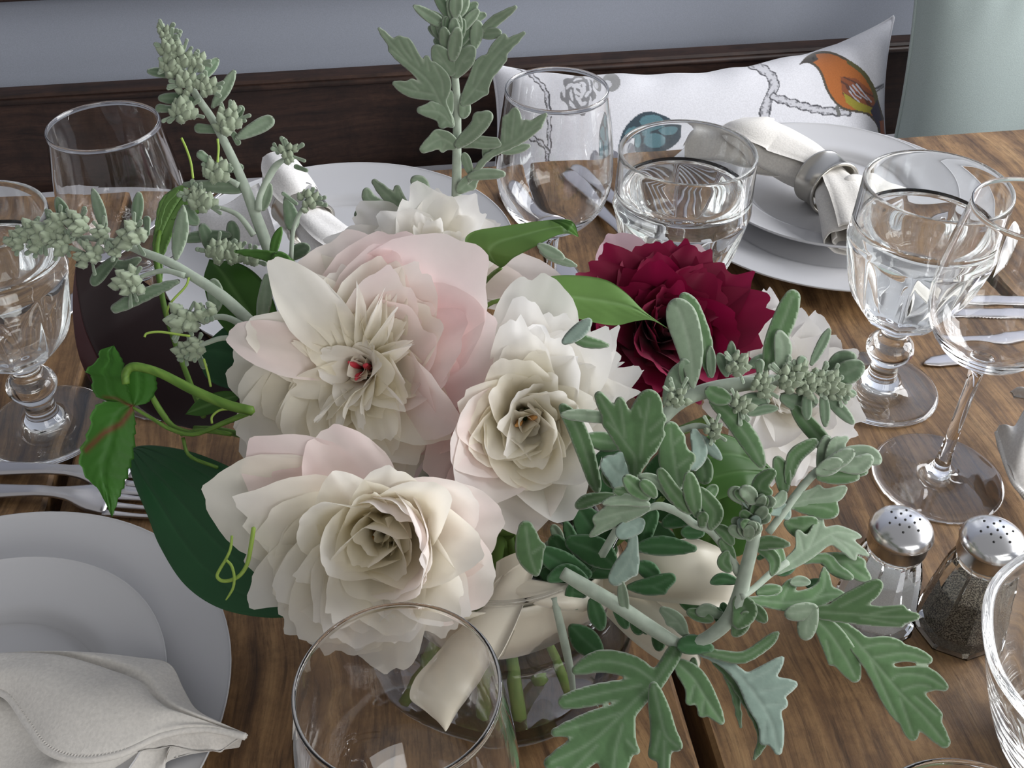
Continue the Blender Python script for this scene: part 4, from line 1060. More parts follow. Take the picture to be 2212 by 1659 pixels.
M['leaf_wine'].node_tree.nodes['Principled BSDF'].inputs['Specular IOR Level'].default_value = .12
def caps(txt):
    """'x,y,r x,y,r ... | x,y,r ...' -> list of arrays"""
    return [np.array([[float(a) for a in n.split(',')] for n in c.split()]) for c in txt.split('|')]
def sdf_leaf(root, txt, dfun, mat='felt', off=(0, 0), fold=0.0, tilt=0.0, k=4.2, name='leaf', pil=1.0):
    """lobed leaf: union of tapering lobes around veins; each vein has its distance from the lens (dfun + off), so the blade bends in depth;
    fold raises (or lowers) the two halves about the veins, tilt turns the blade about its midrib; closed, with a pillowed upper side"""
    ch = caps(txt)
    if name == 'leaf':
        for c in ch: c[:, 2] *= 1.13
    rmin = max(min(c[:, 2].max() for c in ch), 3)
    g = min(max(.36 * rmin, 2.0), 4.4)
    allp = np.vstack(ch); R = allp[:, 2].max() + g * 2
    x0, y0 = allp[:, 0].min() - R, allp[:, 1].min() - R; x1, y1 = allp[:, 0].max() + R, allp[:, 1].max() + R
    nx, ny = int((x1 - x0) / g) + 2, int((y1 - y0) / g) + 2
    X, Y = np.meshgrid(x0 + g * np.arange(nx), y0 + g * np.arange(ny), indexing='ij')
    segs = []
    mid = ch[0]; ml = np.concatenate([[0], np.cumsum(np.hypot(*np.diff(mid[:, :2], axis=0).T))]); ml /= ml[-1] + 1e-9
    for ci, c in enumerate(ch):
        q = smooth(c, max(len(c), 3 * (len(c) - 1) + 1)) if len(c) > 2 else c
        for a, b in zip(q[:-1], q[1:]): segs.append((a, b, ci))
    def evals(x, y):
        acc = np.zeros(x.shape); wq = np.full(x.shape, 1e9); wd = np.zeros(x.shape); ws = np.zeros(x.shape); sg = np.zeros(x.shape)
        for a, b, ci in segs:
            dx, dy = b[0] - a[0], b[1] - a[1]; L2 = dx * dx + dy * dy + 1e-9
            t = np.clip(((x - a[0]) * dx + (y - a[1]) * dy) / L2, 0, 1)
            px, py = a[0] + t * dx, a[1] + t * dy
            dist = np.hypot(x - px, y - py)
            s = dist - (a[2] + t * (b[2] - a[2]))
            e = np.exp(np.clip(-s / k, -60, 60)); acc += e
            near = dist < wq; wq = np.where(near, dist, wq)
            sg = np.where(near, np.sign((x - px) * dy - (y - py) * dx), sg)
        return -k * np.log(acc + 1e-30), wq, sg
    S, Q, _ = evals(X, Y)
    cellS = (S[:-1, :-1] + S[1:, :-1] + S[:-1, 1:] + S[1:, 1:]) / 4
    keep = cellS < 0
    used = np.zeros(S.shape, bool)
    used[:-1, :-1] |= keep; used[1:, :-1] |= keep; used[:-1, 1:] |= keep; used[1:, 1:] |= keep
    full = np.zeros(S.shape, bool); full[1:-1, 1:-1] = keep[:-1, :-1] & keep[1:, :-1] & keep[:-1, 1:] & keep[1:, 1:]
    bd = used & ~full
    # move the border onto the outline
    for _ in range(2):
        bx, by = X[bd], Y[bd]
        s0, _, _ = evals(bx, by); sx, _, _ = evals(bx + .5, by); sy, _, _ = evals(bx, by + .5)
        gx, gy = (sx - s0) / .5, (sy - s0) / .5; gg = gx * gx + gy * gy + 1e-4
        X[bd] = bx - np.clip(s0 * gx / gg, -g, g); Y[bd] = by - np.clip(s0 * gy / gg, -g, g)
    idx = np.full(S.shape, -1); idx[used] = np.arange(used.sum())
    x, y = X[used], Y[used]; S2, Q2, sg = evals(x, y); e = np.maximum(-S2, 0)
    # position along the midrib, for the depth offset
    tm = np.zeros(len(x)); best = np.full(len(x), 1e9)
    for i in range(len(mid) - 1):
        a, b = mid[i], mid[i + 1]; dx, dy = b[0] - a[0], b[1] - a[1]
        t = np.clip(((x - a[0]) * dx + (y - a[1]) * dy) / (dx * dx + dy * dy + 1e-9), 0, 1)
        dd = np.hypot(x - a[0] - t * dx, y - a[1] - t * dy); m_ = dd < best
        best = np.where(m_, dd, best); tm = np.where(m_, ml[i] + t * (ml[i + 1] - ml[i]), tm)
        if i == 0: side = np.sign((x - a[0]) * dy - (y - a[1]) * dx) * dd
        else: side = np.where(m_, np.sign((x - a[0]) * dy - (y - a[1]) * dx) * dd, side)
    d = dfun(x, y) + (off[0] + (off[1] - off[0]) * tm) * .001
    mpp = d / F
    body = np.minimum(e, 9.0)
    topo = pil * (1.0 * (1 - np.exp(-e / 3.0)) - 1.0 * np.exp(-(Q2 / max(3.0, .9 * g)) ** 2) * (1 - np.exp(-e / 3.0))) + fold * Q2 - tilt * side
    boto = -.8 * (1 - np.exp(-e / 2.5)) + fold * Q2 - tilt * side
    edge = np.clip(.80 * np.exp(-(e / 1.8) ** 2) + .24 * np.exp(-(Q2 / max(2.4, .8 * g)) ** 2), 0, 1)
    top = D(x, y, d - topo * mpp)
    inn = full[used]
    bidx = np.full(len(x), -1); bidx[inn] = len(x) + np.arange(inn.sum()); bidx[~inn] = np.arange(len(x))[~inn]
    bot = D(x[inn], y[inn], (d - boto * mpp)[inn])
    fi, fj = np.nonzero(keep)
    A, B, C, E_ = idx[fi, fj], idx[fi + 1, fj], idx[fi + 1, fj + 1], idx[fi, fj + 1]
    faces = list(zip(A, E_, C, B)) + list(zip(bidx[A], bidx[B], bidx[C], bidx[E_]))
    v = np.vstack([top, bot]); at = np.concatenate([edge, np.full(inn.sum(), .55)])
    return part(name, v, faces, M[mat], root, True, {'edge': at})
def stem_px(root, pts, dfun, name='stem', mat='felt_stem', n=None, attr='edge', off=0.0):
    p = np.array(pts, float)
    q = smooth(p, n or max(6, 4 * len(p)))
    d = dfun(q[:, 0], q[:, 1]) + off * .001
    v, f = tube(D(q[:, 0], q[:, 1], d), q[:, 2] * d / F, 10)
    g = np.random.RandomState(len(v) + int(p[0][0]))
    return part(name, v, f, M[mat], root, True, {attr: g.rand(len(v)) * .5})
def plane(x0, y0, d0, gx=0.0, gy=0.0):
    """depth that changes by gx, gy metres per 1000 px"""
    return lambda x, y: d0 + (np.asarray(x, float) - x0) * gx * .001 + (np.asarray(y, float) - y0) * gy * .001
def line_depth(a, b):
    """depth running from (x, y, d) to (x, y, d)"""
    dx, dy = b[0] - a[0], b[1] - a[1]; L2 = dx * dx + dy * dy
    return lambda x, y: a[2] + (b[2] - a[2]) * np.clip(((np.asarray(x, float) - a[0]) * dx + (np.asarray(y, float) - a[1]) * dy) / L2, -.6, 1.6)
BUD = []
for s_ in range(3):
    def mod(a, r, z, s_=s_): return r * (1 + .20 * math.cos(5 * a + 7 * z + s_)) 
    v, f = lathe([(0, -.85), (.42, -.72), (.72, -.40), (.86, -.06), (.72, .34), (.42, .72), (.16, 1.02), (0, 1.16)], 20, mod)
    v = np.array(v); BUD.append(mesh('bud', v, f, M['felt_bud'], True, {'edge': np.clip(.5 * (np.hypot(v[:, 0], v[:, 1]) - .5) + .3 * (v[:, 2] > .5), 0, 1)}))
RB = random.Random(5)
def cluster(root, x, y, dfun, n=9, R=20, size=11, dirn=(0, -1), off=0.0, bracts=5):
    """a knot of felted flower buds on one short shoot: a core, buds and small bracts"""
    d = float(dfun(x, y)) + off * .001
    c = D(x, y, d); pp = d / F
    v, f = lathe([(0, -.9), (.6, -.5), (.8, 0), (.6, .6), (0, .9)], 12); v = np.array(v) * R * .55 * pp
    core = part('flower_cluster', v + c, f, M['felt_pale'], root, True, {'edge': np.full(len(v), .3)})
    for i in range(n):
        a = 2.39996 * i + RB.uniform(-.3, .3); rr = R * math.sqrt((i + .4) / n) * RB.uniform(.85, 1.1)
        ox, oy = rr * math.cos(a) + dirn[0] * R * .3 * RB.random(), rr * math.sin(a) + dirn[1] * R * .3 * RB.random()
        dep = -math.sqrt(max(0, 1 - (rr / (R * 1.15)) ** 2)) * R * .75
        w = D(x + ox, y + oy, d + dep * pp)
        o = link('bud', BUD[RB.randrange(3)], core, tuple(w - root_pos(core)))
        s = size * 1.12 * pp * RB.uniform(.72, 1.15); o.scale = (s, s, s * RB.uniform(1.0, 1.3))
        nrm = (w - c) + np.array([0, 0, .25]) * R * pp + (RT * dirn[0] - UP * dirn[1]) * R * pp * .6
        o.rotation_euler = Vector(nrm).to_track_quat('Z', 'Y').to_euler()
    for i in range(bracts):
        a = math.atan2(dirn[1], dirn[0]) + RB.uniform(-2.2, 2.2); L = R * RB.uniform(1.2, 1.9)
        sdf_leaf(root, f'{x + .5 * R * math.cos(a):.1f},{y + .5 * R * math.sin(a):.1f},3 {x + L * math.cos(a):.1f},{y + L * math.sin(a):.1f},{RB.uniform(4, 6):.1f}', dfun, 'felt_pale', (off - 2, off - 4), name='bract')
def sprig(name, label, at):
    return thing(name, label, 'foliage spike' if 'spike' in name else 'foliage', tuple(at), 0, None)
RL = random.Random(11)
def leaves(root, specs, dfun, mat='felt', spread=3.0):
    for t in specs.strip().split('\n'):
        t = t.strip()
        if not t: continue
        m = mat; off = RL.uniform(-spread, spread); off2 = off + RL.uniform(-spread, spread) * 1.5
        if ':' in t:
            h, t = t.split(':'); hs = h.split('/')
            if hs[0]: m = hs[0]
            if len(hs) > 1: off = float(hs[1])
            off2 = float(hs[2]) if len(hs) > 2 else off + RL.uniform(-2, 2)
        sdf_leaf(root, t, dfun, m, (off, off2), RL.uniform(-.16, .20), RL.uniform(-.28, .28))

# --- flowering spike reaching left
df = line_depth((561, 718, .455), (39, 521, .475))
r = sprig('silver_spike', 'felted grey-green flowering spike pointing left, over the dark burgundy leaf', D(561, 718, .455))
stem_px(r, [(600, 760, 15), (561, 718, 14), (513, 669, 13), (469, 631, 12), (416, 597, 11), (368, 568, 10), (313, 546, 9), (274, 531, 8), (219, 517, 7), (157, 515, 6), (60, 522, 4)], df)
stem_px(r, [(400, 596, 7), (360, 585, 6), (320, 592, 5), (290, 606, 4)], df, 'side_shoot', off=-2)
stem_px(r, [(540, 712, 8), (489, 686, 7), (440, 688, 6), (405, 692, 5)], df, 'side_shoot', off=-4)
stem_px(r, [(530, 742, 7), (484, 730, 6), (430, 747, 5)], df, 'side_shoot', off=-6)
for x, y, n, R, s in ((40, 521, 8, 20, 11), (64, 500, 8, 18, 11), (94, 508, 9, 22, 13), (84, 532, 6, 16, 11), (130, 482, 7, 20, 11), (134, 526, 8, 21, 12), (172, 484, 9, 24, 12), (222, 503, 7, 18, 10), (196, 552, 10, 26, 12), (288, 510, 11, 26, 13), (252, 540, 5, 15, 9), (282, 611, 11, 27, 13), (398, 692, 9, 26, 16), (455, 674, 3, 12, 12), (430, 678, 4, 16, 13), (424, 748, 8, 20, 11), (399, 760, 5, 16, 11)):
    cluster(r, x, y, df, n, R, s, (-1, 0), -3)
leaves(r, '''
felt_pale:227,499,4 215,455,9 201,410,4
148,486,6 135,455,9 124,430,4
294,480,5 297,450,8 300,420,5
318,505,5 317,475,8
251,556,5 222,585,9 204,608,9
felt_pale/-4:380,556,6 390,500,13 396,445,3
384,608,5 313,636,11 250,666,10
felt_pale:462,612,9 466,640,12 466,670,5
felt_pale:578,598,7 573,640,10 568,670,9 561,716,4
228,522,5 212,500,8
110,480,6 100,455,4
425,760,5 440,790,7
felt_pale:300,560,5 270,575,7 240,565,4
''', df, 'felt_mid')

# --- tall flowering spike at the upper left
df = line_depth((580, 539, .490), (358, 68, .488))
r = sprig('silver_spike', 'tall felted flowering spike at the upper left, leaning over the bench back', D(580, 539, .49))
stem_px(r, [(610, 620, 14), (580, 539, 13), (561, 488, 13), (544, 443, 12), (527, 399, 11), (500, 338, 10), (462, 263, 9), (422, 203, 8), (392, 142, 6), (358, 74, 4)], df)
stem_px(r, [(558, 455, 8), (563, 420, 7), (591, 365, 8), (612, 345, 5)], df, 'side_shoot', off=-2)
stem_px(r, [(548, 508, 7), (520, 470, 6), (495, 455, 5), (455, 443, 4)], df, 'side_shoot', off=-3)
stem_px(r, [(515, 400, 7), (490, 385, 5), (470, 375, 4)], df, 'side_shoot', off=-3)
stem_px(r, [(629, 560, 5), (633, 500, 5), (648, 460, 5), (664, 440, 4)], df, 'side_shoot', off=-2)
for x, y, n, R, s in ((358, 76, 8, 18, 9), (371, 105, 10, 22, 10), (392, 130, 10, 24, 10), (370, 148, 8, 20, 12), (427, 136, 6, 16, 10), (404, 182, 11, 24, 11), (446, 190, 9, 22, 10), (394, 242, 11, 25, 12), (494, 264, 11, 26, 12), (468, 376, 11, 24, 12), (622, 334, 8, 20, 9), (438, 436, 10, 24, 12), (666, 438, 8, 22, 9), (470, 546, 12, 24, 12), (503, 552, 9, 20, 11), (420, 425, 6, 18, 10), (540, 560, 6, 18, 11)):
    cluster(r, x, y, df, n, R, s, (0, -1), -3)
leaves(r, '''
380,160,6 350,157,6 322,154,4
440,165,6 455,145,7 468,130,4
felt_pale:460,230,4 484,195,9 505,156,5
415,217,7 380,213,8 348,212,6
378,236,6 345,234,9
felt_pale:513,297,5 550,278,10 580,262,12
465,280,8 430,277,10
515,255,6 520,236,8
505,290,6 514,308,6
455,352,8 434,334,9
felt_pale:525,402,10 496,404,10 450,402,9 398,398,4
498,365,8 518,362,8
494,507,6 440,510,9 394,516,6
438,490,7 448,515,9 457,542,6
500,484,6 504,505,9 506,532,5
522,530,5 512,545,8
660,536,8 645,542,9 630,556,5
felt_pale:600,330,4 592,312,4
618,430,5 630,470,11 630,490,7
628,322,5 612,300,4
640,360,5 662,368,4
felt_pale:582,400,4 575,425,7 568,450,5
640,440,4 612,418,4
400,450,6 412,470,9 425,480,4
''', df, 'felt_mid')

# --- leafy spike at the top centre
df = line_depth((986, 420, .520), (985, 0, .475))
r = sprig('silver_spike', 'leafy upright felted spike at the top centre, before the wall', D(986, 420, .52))
stem_px(r, [(986, 500, 11), (986, 420, 11), (987, 329, 10), (987, 228, 9), (982, 152, 8), (977, 76, 7), (985, 0, 6), (990, -60, 4)], df, n=40)
stem_px(r, [(990, 415, 5), (1015, 390, 5), (1053, 339, 5), (1100, 310, 5)], df, 'side_shoot', off=-2)
leaves(r, '''
/-3/-8:975,268,4 952,223,8 927,177,9 889,142,8 845,108,5 | 880,132,6 848,96,5 819,62,3 | 889,128,6 872,105,9 862,86,7 | 907,142,6 890,110,5 879,86,3 | 927,152,10 922,125,5 | 958,205,8 955,175,13 938,140,5 | 940,205,9 889,195,11 852,180,4 | 905,195,8 889,178,6
/-3/-6:976,270,5 950,243,13 908,238,7 | 940,235,6 932,224,4 | 962,262,8 955,270,7
/-4/-8:1002,222,7 1028,190,17 1048,157,14 1078,114,11 1131,72,4 | 1030,195,9 1049,199,5 | 1022,180,6 1032,145,6 1044,126,4 | 1063,110,5 1078,92,4 1089,77,3 | 1068,150,7 1088,128,6
felt_pale/-6/-10:990,312,8 1023,284,12 1052,252,12 | 1035,265,9 1032,252,9
/-5/-8:980,312,10 952,300,13 915,322,8 | 955,298,9 944,290,8 | 962,312,6 956,325,4
/-5/-8:992,310,7 1023,306,8 1048,310,7 1078,312,4 | 1040,303,5 1072,302,4
/-4/-9:1015,390,4 1053,339,5 1116,304,7 1150,275,8 1179,247,3 | 1090,305,8 1091,255,5 | 1105,300,8 1110,262,10 1112,240,6 | 1130,290,7 1137,266,6 | 1140,285,6 1165,273,4
/-3:1085,328,4 1115,323,5 1142,315,3
/-3:1017,375,4 1008,350,5 1003,334,3
/-5:1012,382,4 1045,376,8 1086,376,6
/-4:994,410,7 1010,395,9 1028,385,5 | 1012,400,6 1022,404,5
/-3:1050,345,4 1055,325,7 1052,312,4
/-7/-12:978,125,7 983,95,10 988,66,7
/-6/-10:966,112,6 962,85,8 958,64,5
/-5/-8:975,155,8 958,130,16 942,106,8 | 955,135,8 945,125,5
/-5/-8:985,160,8 1000,130,16 1018,108,8 | 1002,135,8 1014,130,6
/-3/-8:955,52,8 925,33,8 895,13,3
/-3/-8:1043,66,5 1073,43,7 1113,16,4 | 1060,56,6 1072,40,5
/-2/-6:1043,75,5 1062,72,7 1078,71,4
/-3:955,80,6 945,60,9 940,40,5
/-4:1025,100,6 1030,70,9 1032,50,5
/-2:1000,250,4 1004,235,8 1000,205,4
/-2:972,200,4 968,220,7 972,245,4
/-6:900,468,6 851,435,10 809,393,6 | 870,440,9 858,406,6
/-5:905,470,5 850,452,7 800,432,8 792,413,6
/-6:920,470,6 918,435,9 909,400,12 896,389,6
/-5:955,470,5 956,440,9
/-5:790,475,6 777,464,11
''', df, 'felt_pale')
for i in range(26):
    a = RL.uniform(-1.15, 1.15); b = RL.uniform(0, 1); x = 982 + 26 * math.sin(a) * b; y = 112 - 20 * b - RL.uniform(0, 70) * (1 - .2 * abs(a)); L = RL.uniform(34, 62)
    sdf_leaf(r, f'{x:.1f},{y:.1f},4 {x + L * .5 * math.sin(a * .9):.1f},{y - L * .5 * math.cos(a * .9):.1f},{RL.uniform(6, 9):.1f} {x + L * math.sin(a):.1f},{y - L * math.cos(a):.1f},{RL.uniform(3.5, 5.5):.1f}', df, RL.choice(['felt_mid', 'felt_pale', 'felt_pale']), (-2 - 9 * (1 - abs(a)) * b, -8 * (1 - abs(a))), .1)

# --- flowering spike lying to the right across the white peony
df = line_depth((1430, 900, .425), (1840, 835, .440))
r = sprig('silver_spike', 'felted flowering spike with long paddle leaves, lying over the white peony at right', D(1430, 900, .425))
stem_px(r, [(1380, 1000, 15), (1420, 920, 15), (1470, 868, 16), (1533, 842, 17), (1617, 828, 16), (1704, 822, 12), (1792, 836, 8), (1822, 842, 5)], df)
stem_px(r, [(1430, 940, 8), (1467, 931, 8), (1512, 920, 7), (1554, 938, 5)], df, 'side_shoot', off=-4)
for x, y, n, R, s in ((1593, 790, 11, 22, 10), (1645, 836, 12, 24, 9), (1704, 822, 13, 28, 10), (1746, 834, 13, 27, 10), (1771, 818, 9, 22, 10), (1790, 830, 12, 26, 10), (1812, 846, 9, 20, 9), (1596, 876, 9, 22, 9), (1462, 858, 10, 26, 9), (1540, 932, 8, 20, 8), (1728, 800, 6, 17, 9)):
    cluster(r, x, y, df, n, R, s, (.8, -.4), -9, 4)
leaves(r, '''
felt_pale/-6/-12:1497,833,6 1492,760,22 1474,690,27 1463,664,16
felt/-4/-9:1533,811,5 1520,740,15 1495,670,15 1478,642,9
felt_pale/-3:1440,870,8 1465,820,20 1486,788,10
/-3/-8:1484,835,7 1482,800,11 1477,782,5
/-6:1537,812,4 1536,780,6 1535,751,3
/-6:1577,805,4 1580,770,7 1580,740,3
/-6:1570,810,4 1562,785,7 1554,768,4
felt/-7/-16:1656,797,6 1672,745,17 1694,690,19 1712,642,15
felt_pale/-10/-14:1683,797,5 1692,755,14 1684,722,8
/-8:1753,786,4 1775,745,7 1791,713,4
/-7/-12:1793,797,6 1815,778,13 1840,772,9
/-9/-13:1800,808,6 1828,806,19 1852,794,14
/-12:1730,800,5 1732,780,11
/-12:1641,806,6 1641,786,10
/-8:1620,790,4 1640,780,8 1662,770,6
felt/-10:1535,846,11 1553,856,13 1572,862,7
felt/-9/-16:1537,868,5 1575,896,14 1617,949,17 1645,1002,9
felt/-9/-12:1711,875,5 1739,910,13 1774,950,13 1785,975,6
/-10/-14:1788,861,5 1815,885,9 1841,912,5
/-12:1778,851,4 1782,885,7 1783,918,4
/-12:1743,850,4 1742,880,7 1744,902,4
/-9:1620,893,5 1650,884,6 1678,882,3
/-9:1822,846,5 1842,850,8
/-10:1695,860,10 1730,872,13 1760,868,6
felt_silver/-10/-14:1500,934,8 1512,976,12 1498,1008,9
felt_silver/-9/-12:1508,940,4 1533,966,8 1556,990,4
felt/-8:1512,985,7 1519,1010,14 1523,1032,12
/-8:1575,880,4 1585,905,6 1600,915,3
/-8:1610,858,5 1640,862,8 1655,872,4
''', df, 'felt_mid')

# --- big lobed leaves between the cream peony and the spike
df = plane(1371, 1026, .402, .03, .03)
r = sprig('silver_foliage', 'cluster of broad lobed felted leaves standing right of the half-open cream peony', D(1371, 1026, .402))
stem_px(r, [(1371, 1030, 8), (1350, 1110, 9), (1300, 1200, 9)], df, n=10)
leaves(r, '''
felt/-2/-6:1371,1028,8 1372,990,14 1356,965,14 1335,933,13 1317,896,12 1294,855,9 | 1350,945,12 1345,905,11 1339,866,8 | 1335,935,10 1314,914,11 | 1384,990,16 1391,928,30 1400,880,24 1402,862,16 | 1405,930,18 1432,905,7 | 1405,960,18 1432,938,5 | 1385,900,16 1380,880,6
felt/5/3:1467,1052,6 1458,1000,27 1452,960,20 1449,926,14 | 1462,1010,20 1490,990,12 | 1456,960,14 1470,945,8
felt/6/2:1290,1058,6 1280,1026,11 1262,968,15 1240,914,14 1216,880,8
felt_pale/2/-4:1372,906,6 1304,902,9 1255,897,9 1216,896,5
felt/8/6:1345,958,8 1310,955,15 1274,948,11
felt_silver/0/-4:1362,1030,8 1338,1025,18 1316,1003,17 | 1338,1010,12 1340,988,11 | 1335,1030,10 1330,1046,9
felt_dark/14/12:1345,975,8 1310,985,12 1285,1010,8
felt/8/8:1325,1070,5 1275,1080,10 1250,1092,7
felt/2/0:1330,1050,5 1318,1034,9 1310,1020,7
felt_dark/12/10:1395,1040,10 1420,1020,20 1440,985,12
felt_silver/8:1220,738,6 1250,716,11 1272,694,6
felt/9:1235,722,6 1265,738,9 1312,746,4
felt_pale/60:1170,542,5 1205,560,6 1244,574,3
felt_pale/58:1165,530,4 1190,545,8 1215,556,4
''', df)

# --- arched sprig curling left over the satin loop
df = plane(1430, 1095, .392, .02, .02)
r = sprig('silver_foliage', 'small arched felted sprig curling left, above the satin loop', D(1534, 1143, .392))
stem_px(r, [(1597, 1240, 10), (1586, 1220, 10), (1568, 1188, 9), (1534, 1146, 9), (1499, 1132, 9), (1471, 1110, 9), (1428, 1093, 9), (1395, 1100, 7), (1335, 1125, 5), (1280, 1154, 3)], df)
leaves(r, '''
felt/-3/-6:1398,1075,6 1375,1055,13 1355,1035,9
felt/-4/-7:1414,1070,5 1402,1055,8 1390,1044,7
felt/-2/-4:1396,1082,5 1363,1068,10 1330,1060,6
felt_pale/-3/-5:1400,1090,5 1352,1079,9 1306,1086,5
felt_pale/-2/-2:1398,1098,7 1340,1108,18 1292,1122,11 | 1340,1118,10 1300,1140,6 1276,1157,3 | 1335,1095,8 1318,1092,7
felt_silver/0/-2:1385,1128,6 1366,1138,13 1344,1150,13 | 1366,1135,8 1378,1142,8
felt/-3/-8:1489,1106,5 1467,1080,11 1445,1050,10 1427,1019,8
felt/-4/-8:1505,1112,6 1496,1070,14 1489,1030,10
felt_pale/-2/-4:1460,1087,4 1445,1065,7 1415,1037,7 1384,1029,5
felt/-3/-3:1536,1138,7 1545,1108,13 1527,1082,12 1512,1060,7
felt/-1:1525,1078,5 1535,1064,7 1543,1055,6
felt/-4/-6:1517,1132,9 1518,1118,12
felt_dark/2/2:1514,1150,7 1495,1150,9 1480,1150,7
felt_silver/0/2:1368,1152,6 1366,1187,8 1354,1220,18 1330,1250,14 | 1366,1215,10 1372,1238,5
felt/-2:1560,1170,6 1573,1190,8 1582,1215,6
felt/-2:1570,1195,5 1562,1215,8 1575,1230,6
felt/-1:1548,1140,5 1566,1150,8 1580,1172,6
felt_dark/3:1538,1258,3 1560,1250,8 1590,1256,5
''', df)

# --- upright pale shoot with curled tips and its two fans
df = line_depth((1470, 1398, .402), (1640, 1090, .392))
r = sprig('silver_foliage', 'thick pale felted stem with a curled tip, rising beside the salt shaker', D(1470, 1398, .402))
stem_px(r, [(1215, 1237, 14), (1270, 1270, 16), (1330, 1305, 16), (1400, 1352, 16), (1466, 1394, 14)], df, n=24)
stem_px(r, [(1466, 1396, 13), (1520, 1382, 14), (1568, 1345, 16), (1594, 1297, 17), (1613, 1225, 15), (1629, 1159, 14), (1640, 1092, 12)], df, 'shoot', n=30)
for i in range(34):
    a = RL.uniform(-2.9, .4); t = RL.uniform(0, 1); x = 1616 + 24 * t + RL.uniform(-8, 8); y = 1165 - 78 * t; L = RL.uniform(16, 38) * (1.15 if t > .6 else .9)
    ax = math.cos(a) * L * (1.25 if math.cos(a) < 0 else .9); ay = math.sin(a) * L * .7 - 8
    sdf_leaf(r, f'{x:.1f},{y:.1f},4 {x + ax * .6:.1f},{y + ay * .6:.1f},{RL.uniform(5, 8):.1f} {x + ax:.1f},{y + ay:.1f},{RL.uniform(4, 7):.1f}', df, RL.choice(['felt_pale', 'felt_pale', 'felt', 'felt_silver']), (-4, RL.uniform(-12, -4)), .15)
leaves(r, '''
felt_pale/-6/-10:1612,1085,6 1598,1070,10 1584,1064,10
felt_pale/-8/-12:1625,1082,6 1620,1068,10 1608,1060,9
felt/-4/-8:1650,1090,6 1640,1048,12 1666,1022,10 | 1645,1060,8 1662,1064,7
felt/0/-3:1626,1180,5 1660,1172,11 1704,1176,4
felt/0/-3:1640,1185,5 1662,1195,8 1675,1215,7 1668,1240,4
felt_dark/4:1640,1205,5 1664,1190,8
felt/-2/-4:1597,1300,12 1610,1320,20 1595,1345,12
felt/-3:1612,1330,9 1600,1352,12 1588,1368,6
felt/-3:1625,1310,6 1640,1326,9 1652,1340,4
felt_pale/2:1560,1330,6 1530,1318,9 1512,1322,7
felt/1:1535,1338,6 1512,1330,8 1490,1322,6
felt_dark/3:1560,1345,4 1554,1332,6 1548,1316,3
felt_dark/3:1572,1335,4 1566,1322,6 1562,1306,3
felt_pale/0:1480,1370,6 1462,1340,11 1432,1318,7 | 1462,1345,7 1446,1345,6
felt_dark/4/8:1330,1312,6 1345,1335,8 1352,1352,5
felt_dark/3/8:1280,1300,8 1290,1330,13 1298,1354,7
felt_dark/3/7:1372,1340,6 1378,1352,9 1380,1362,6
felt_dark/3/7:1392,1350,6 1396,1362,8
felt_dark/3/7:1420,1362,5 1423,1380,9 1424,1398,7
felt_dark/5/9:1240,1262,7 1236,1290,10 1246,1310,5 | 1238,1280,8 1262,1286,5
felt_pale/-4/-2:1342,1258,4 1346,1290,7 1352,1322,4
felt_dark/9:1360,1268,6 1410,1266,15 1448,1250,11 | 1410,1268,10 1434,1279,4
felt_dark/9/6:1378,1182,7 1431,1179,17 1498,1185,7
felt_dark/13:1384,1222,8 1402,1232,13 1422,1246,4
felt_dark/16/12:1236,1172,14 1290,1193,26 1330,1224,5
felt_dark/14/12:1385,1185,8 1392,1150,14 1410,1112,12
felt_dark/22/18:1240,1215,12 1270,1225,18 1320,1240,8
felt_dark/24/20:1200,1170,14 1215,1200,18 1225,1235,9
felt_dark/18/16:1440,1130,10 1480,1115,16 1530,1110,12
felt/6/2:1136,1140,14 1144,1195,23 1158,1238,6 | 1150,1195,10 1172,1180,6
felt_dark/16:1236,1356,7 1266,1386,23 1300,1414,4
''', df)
stem_px(r, [(1196, 1290, 8), (1206, 1330, 9), (1220, 1390, 10), (1234, 1460, 8), (1240, 1520, 5)], df, 'shoot', off=6)

df = line_depth((1626, 1273, .398), (1840, 1150, .425))
r = sprig('silver_foliage', 'thin twisted felted leaves fanning out behind the salt shaker cap', D(1626, 1273, .398))
stem_px(r, [(1600, 1290, 8), (1626, 1273, 7), (1666, 1238, 8), (1700, 1215, 8)], df, n=12)
leaves(r, '''
felt_pale/0/-2:1666,1238,6 1713,1212,11 1748,1185,15 1798,1153,12 1826,1151,6 1858,1159,3 | 1800,1160,8 1840,1178,6 1875,1199,3 | 1805,1165,8 1830,1185,7 1846,1207,3 | 1748,1185,10 1762,1153,9 1772,1124,6 | 1735,1190,8 1730,1165,5 1724,1150,4
felt/2/-3:1720,1212,6 1782,1206,8 1804,1230,9 1838,1247,6
felt/4/0:1770,1205,6 1800,1212,13 1830,1214,13 1862,1215,7 | 1835,1220,10 1853,1235,12 1875,1250,6
felt/0/-3:1690,1215,5 1680,1190,7 1668,1180,4
felt_dark/3:1680,1235,5 1700,1228,9 1720,1205,6
felt/1/-3:1620,1295,6 1692,1302,13 1745,1297,18 1788,1284,11 1822,1284,4 | 1760,1290,14 1780,1268,11 1781,1228,4 | 1690,1296,9 1702,1270,8 1718,1255,5
felt_pale/-1:1712,1258,4 1728,1255,6 1747,1258,3
felt/2/0:1640,1280,6 1660,1276,9 1684,1272,5
felt_dark/4:1745,1262,5 1765,1262,7 1782,1266,4
''', df)
df = plane(1705, 1092, .415, .06, .0)
r = sprig('silver_foliage', 'pale feathery felted leaf pointing right, in front of the vase rim and white peony', D(1705, 1092, .415))
stem_px(r, [(1660, 1150, 9), (1690, 1110, 9), (1720, 1068, 9), (1760, 1022, 9), (1800, 992, 7)], df, n=14)
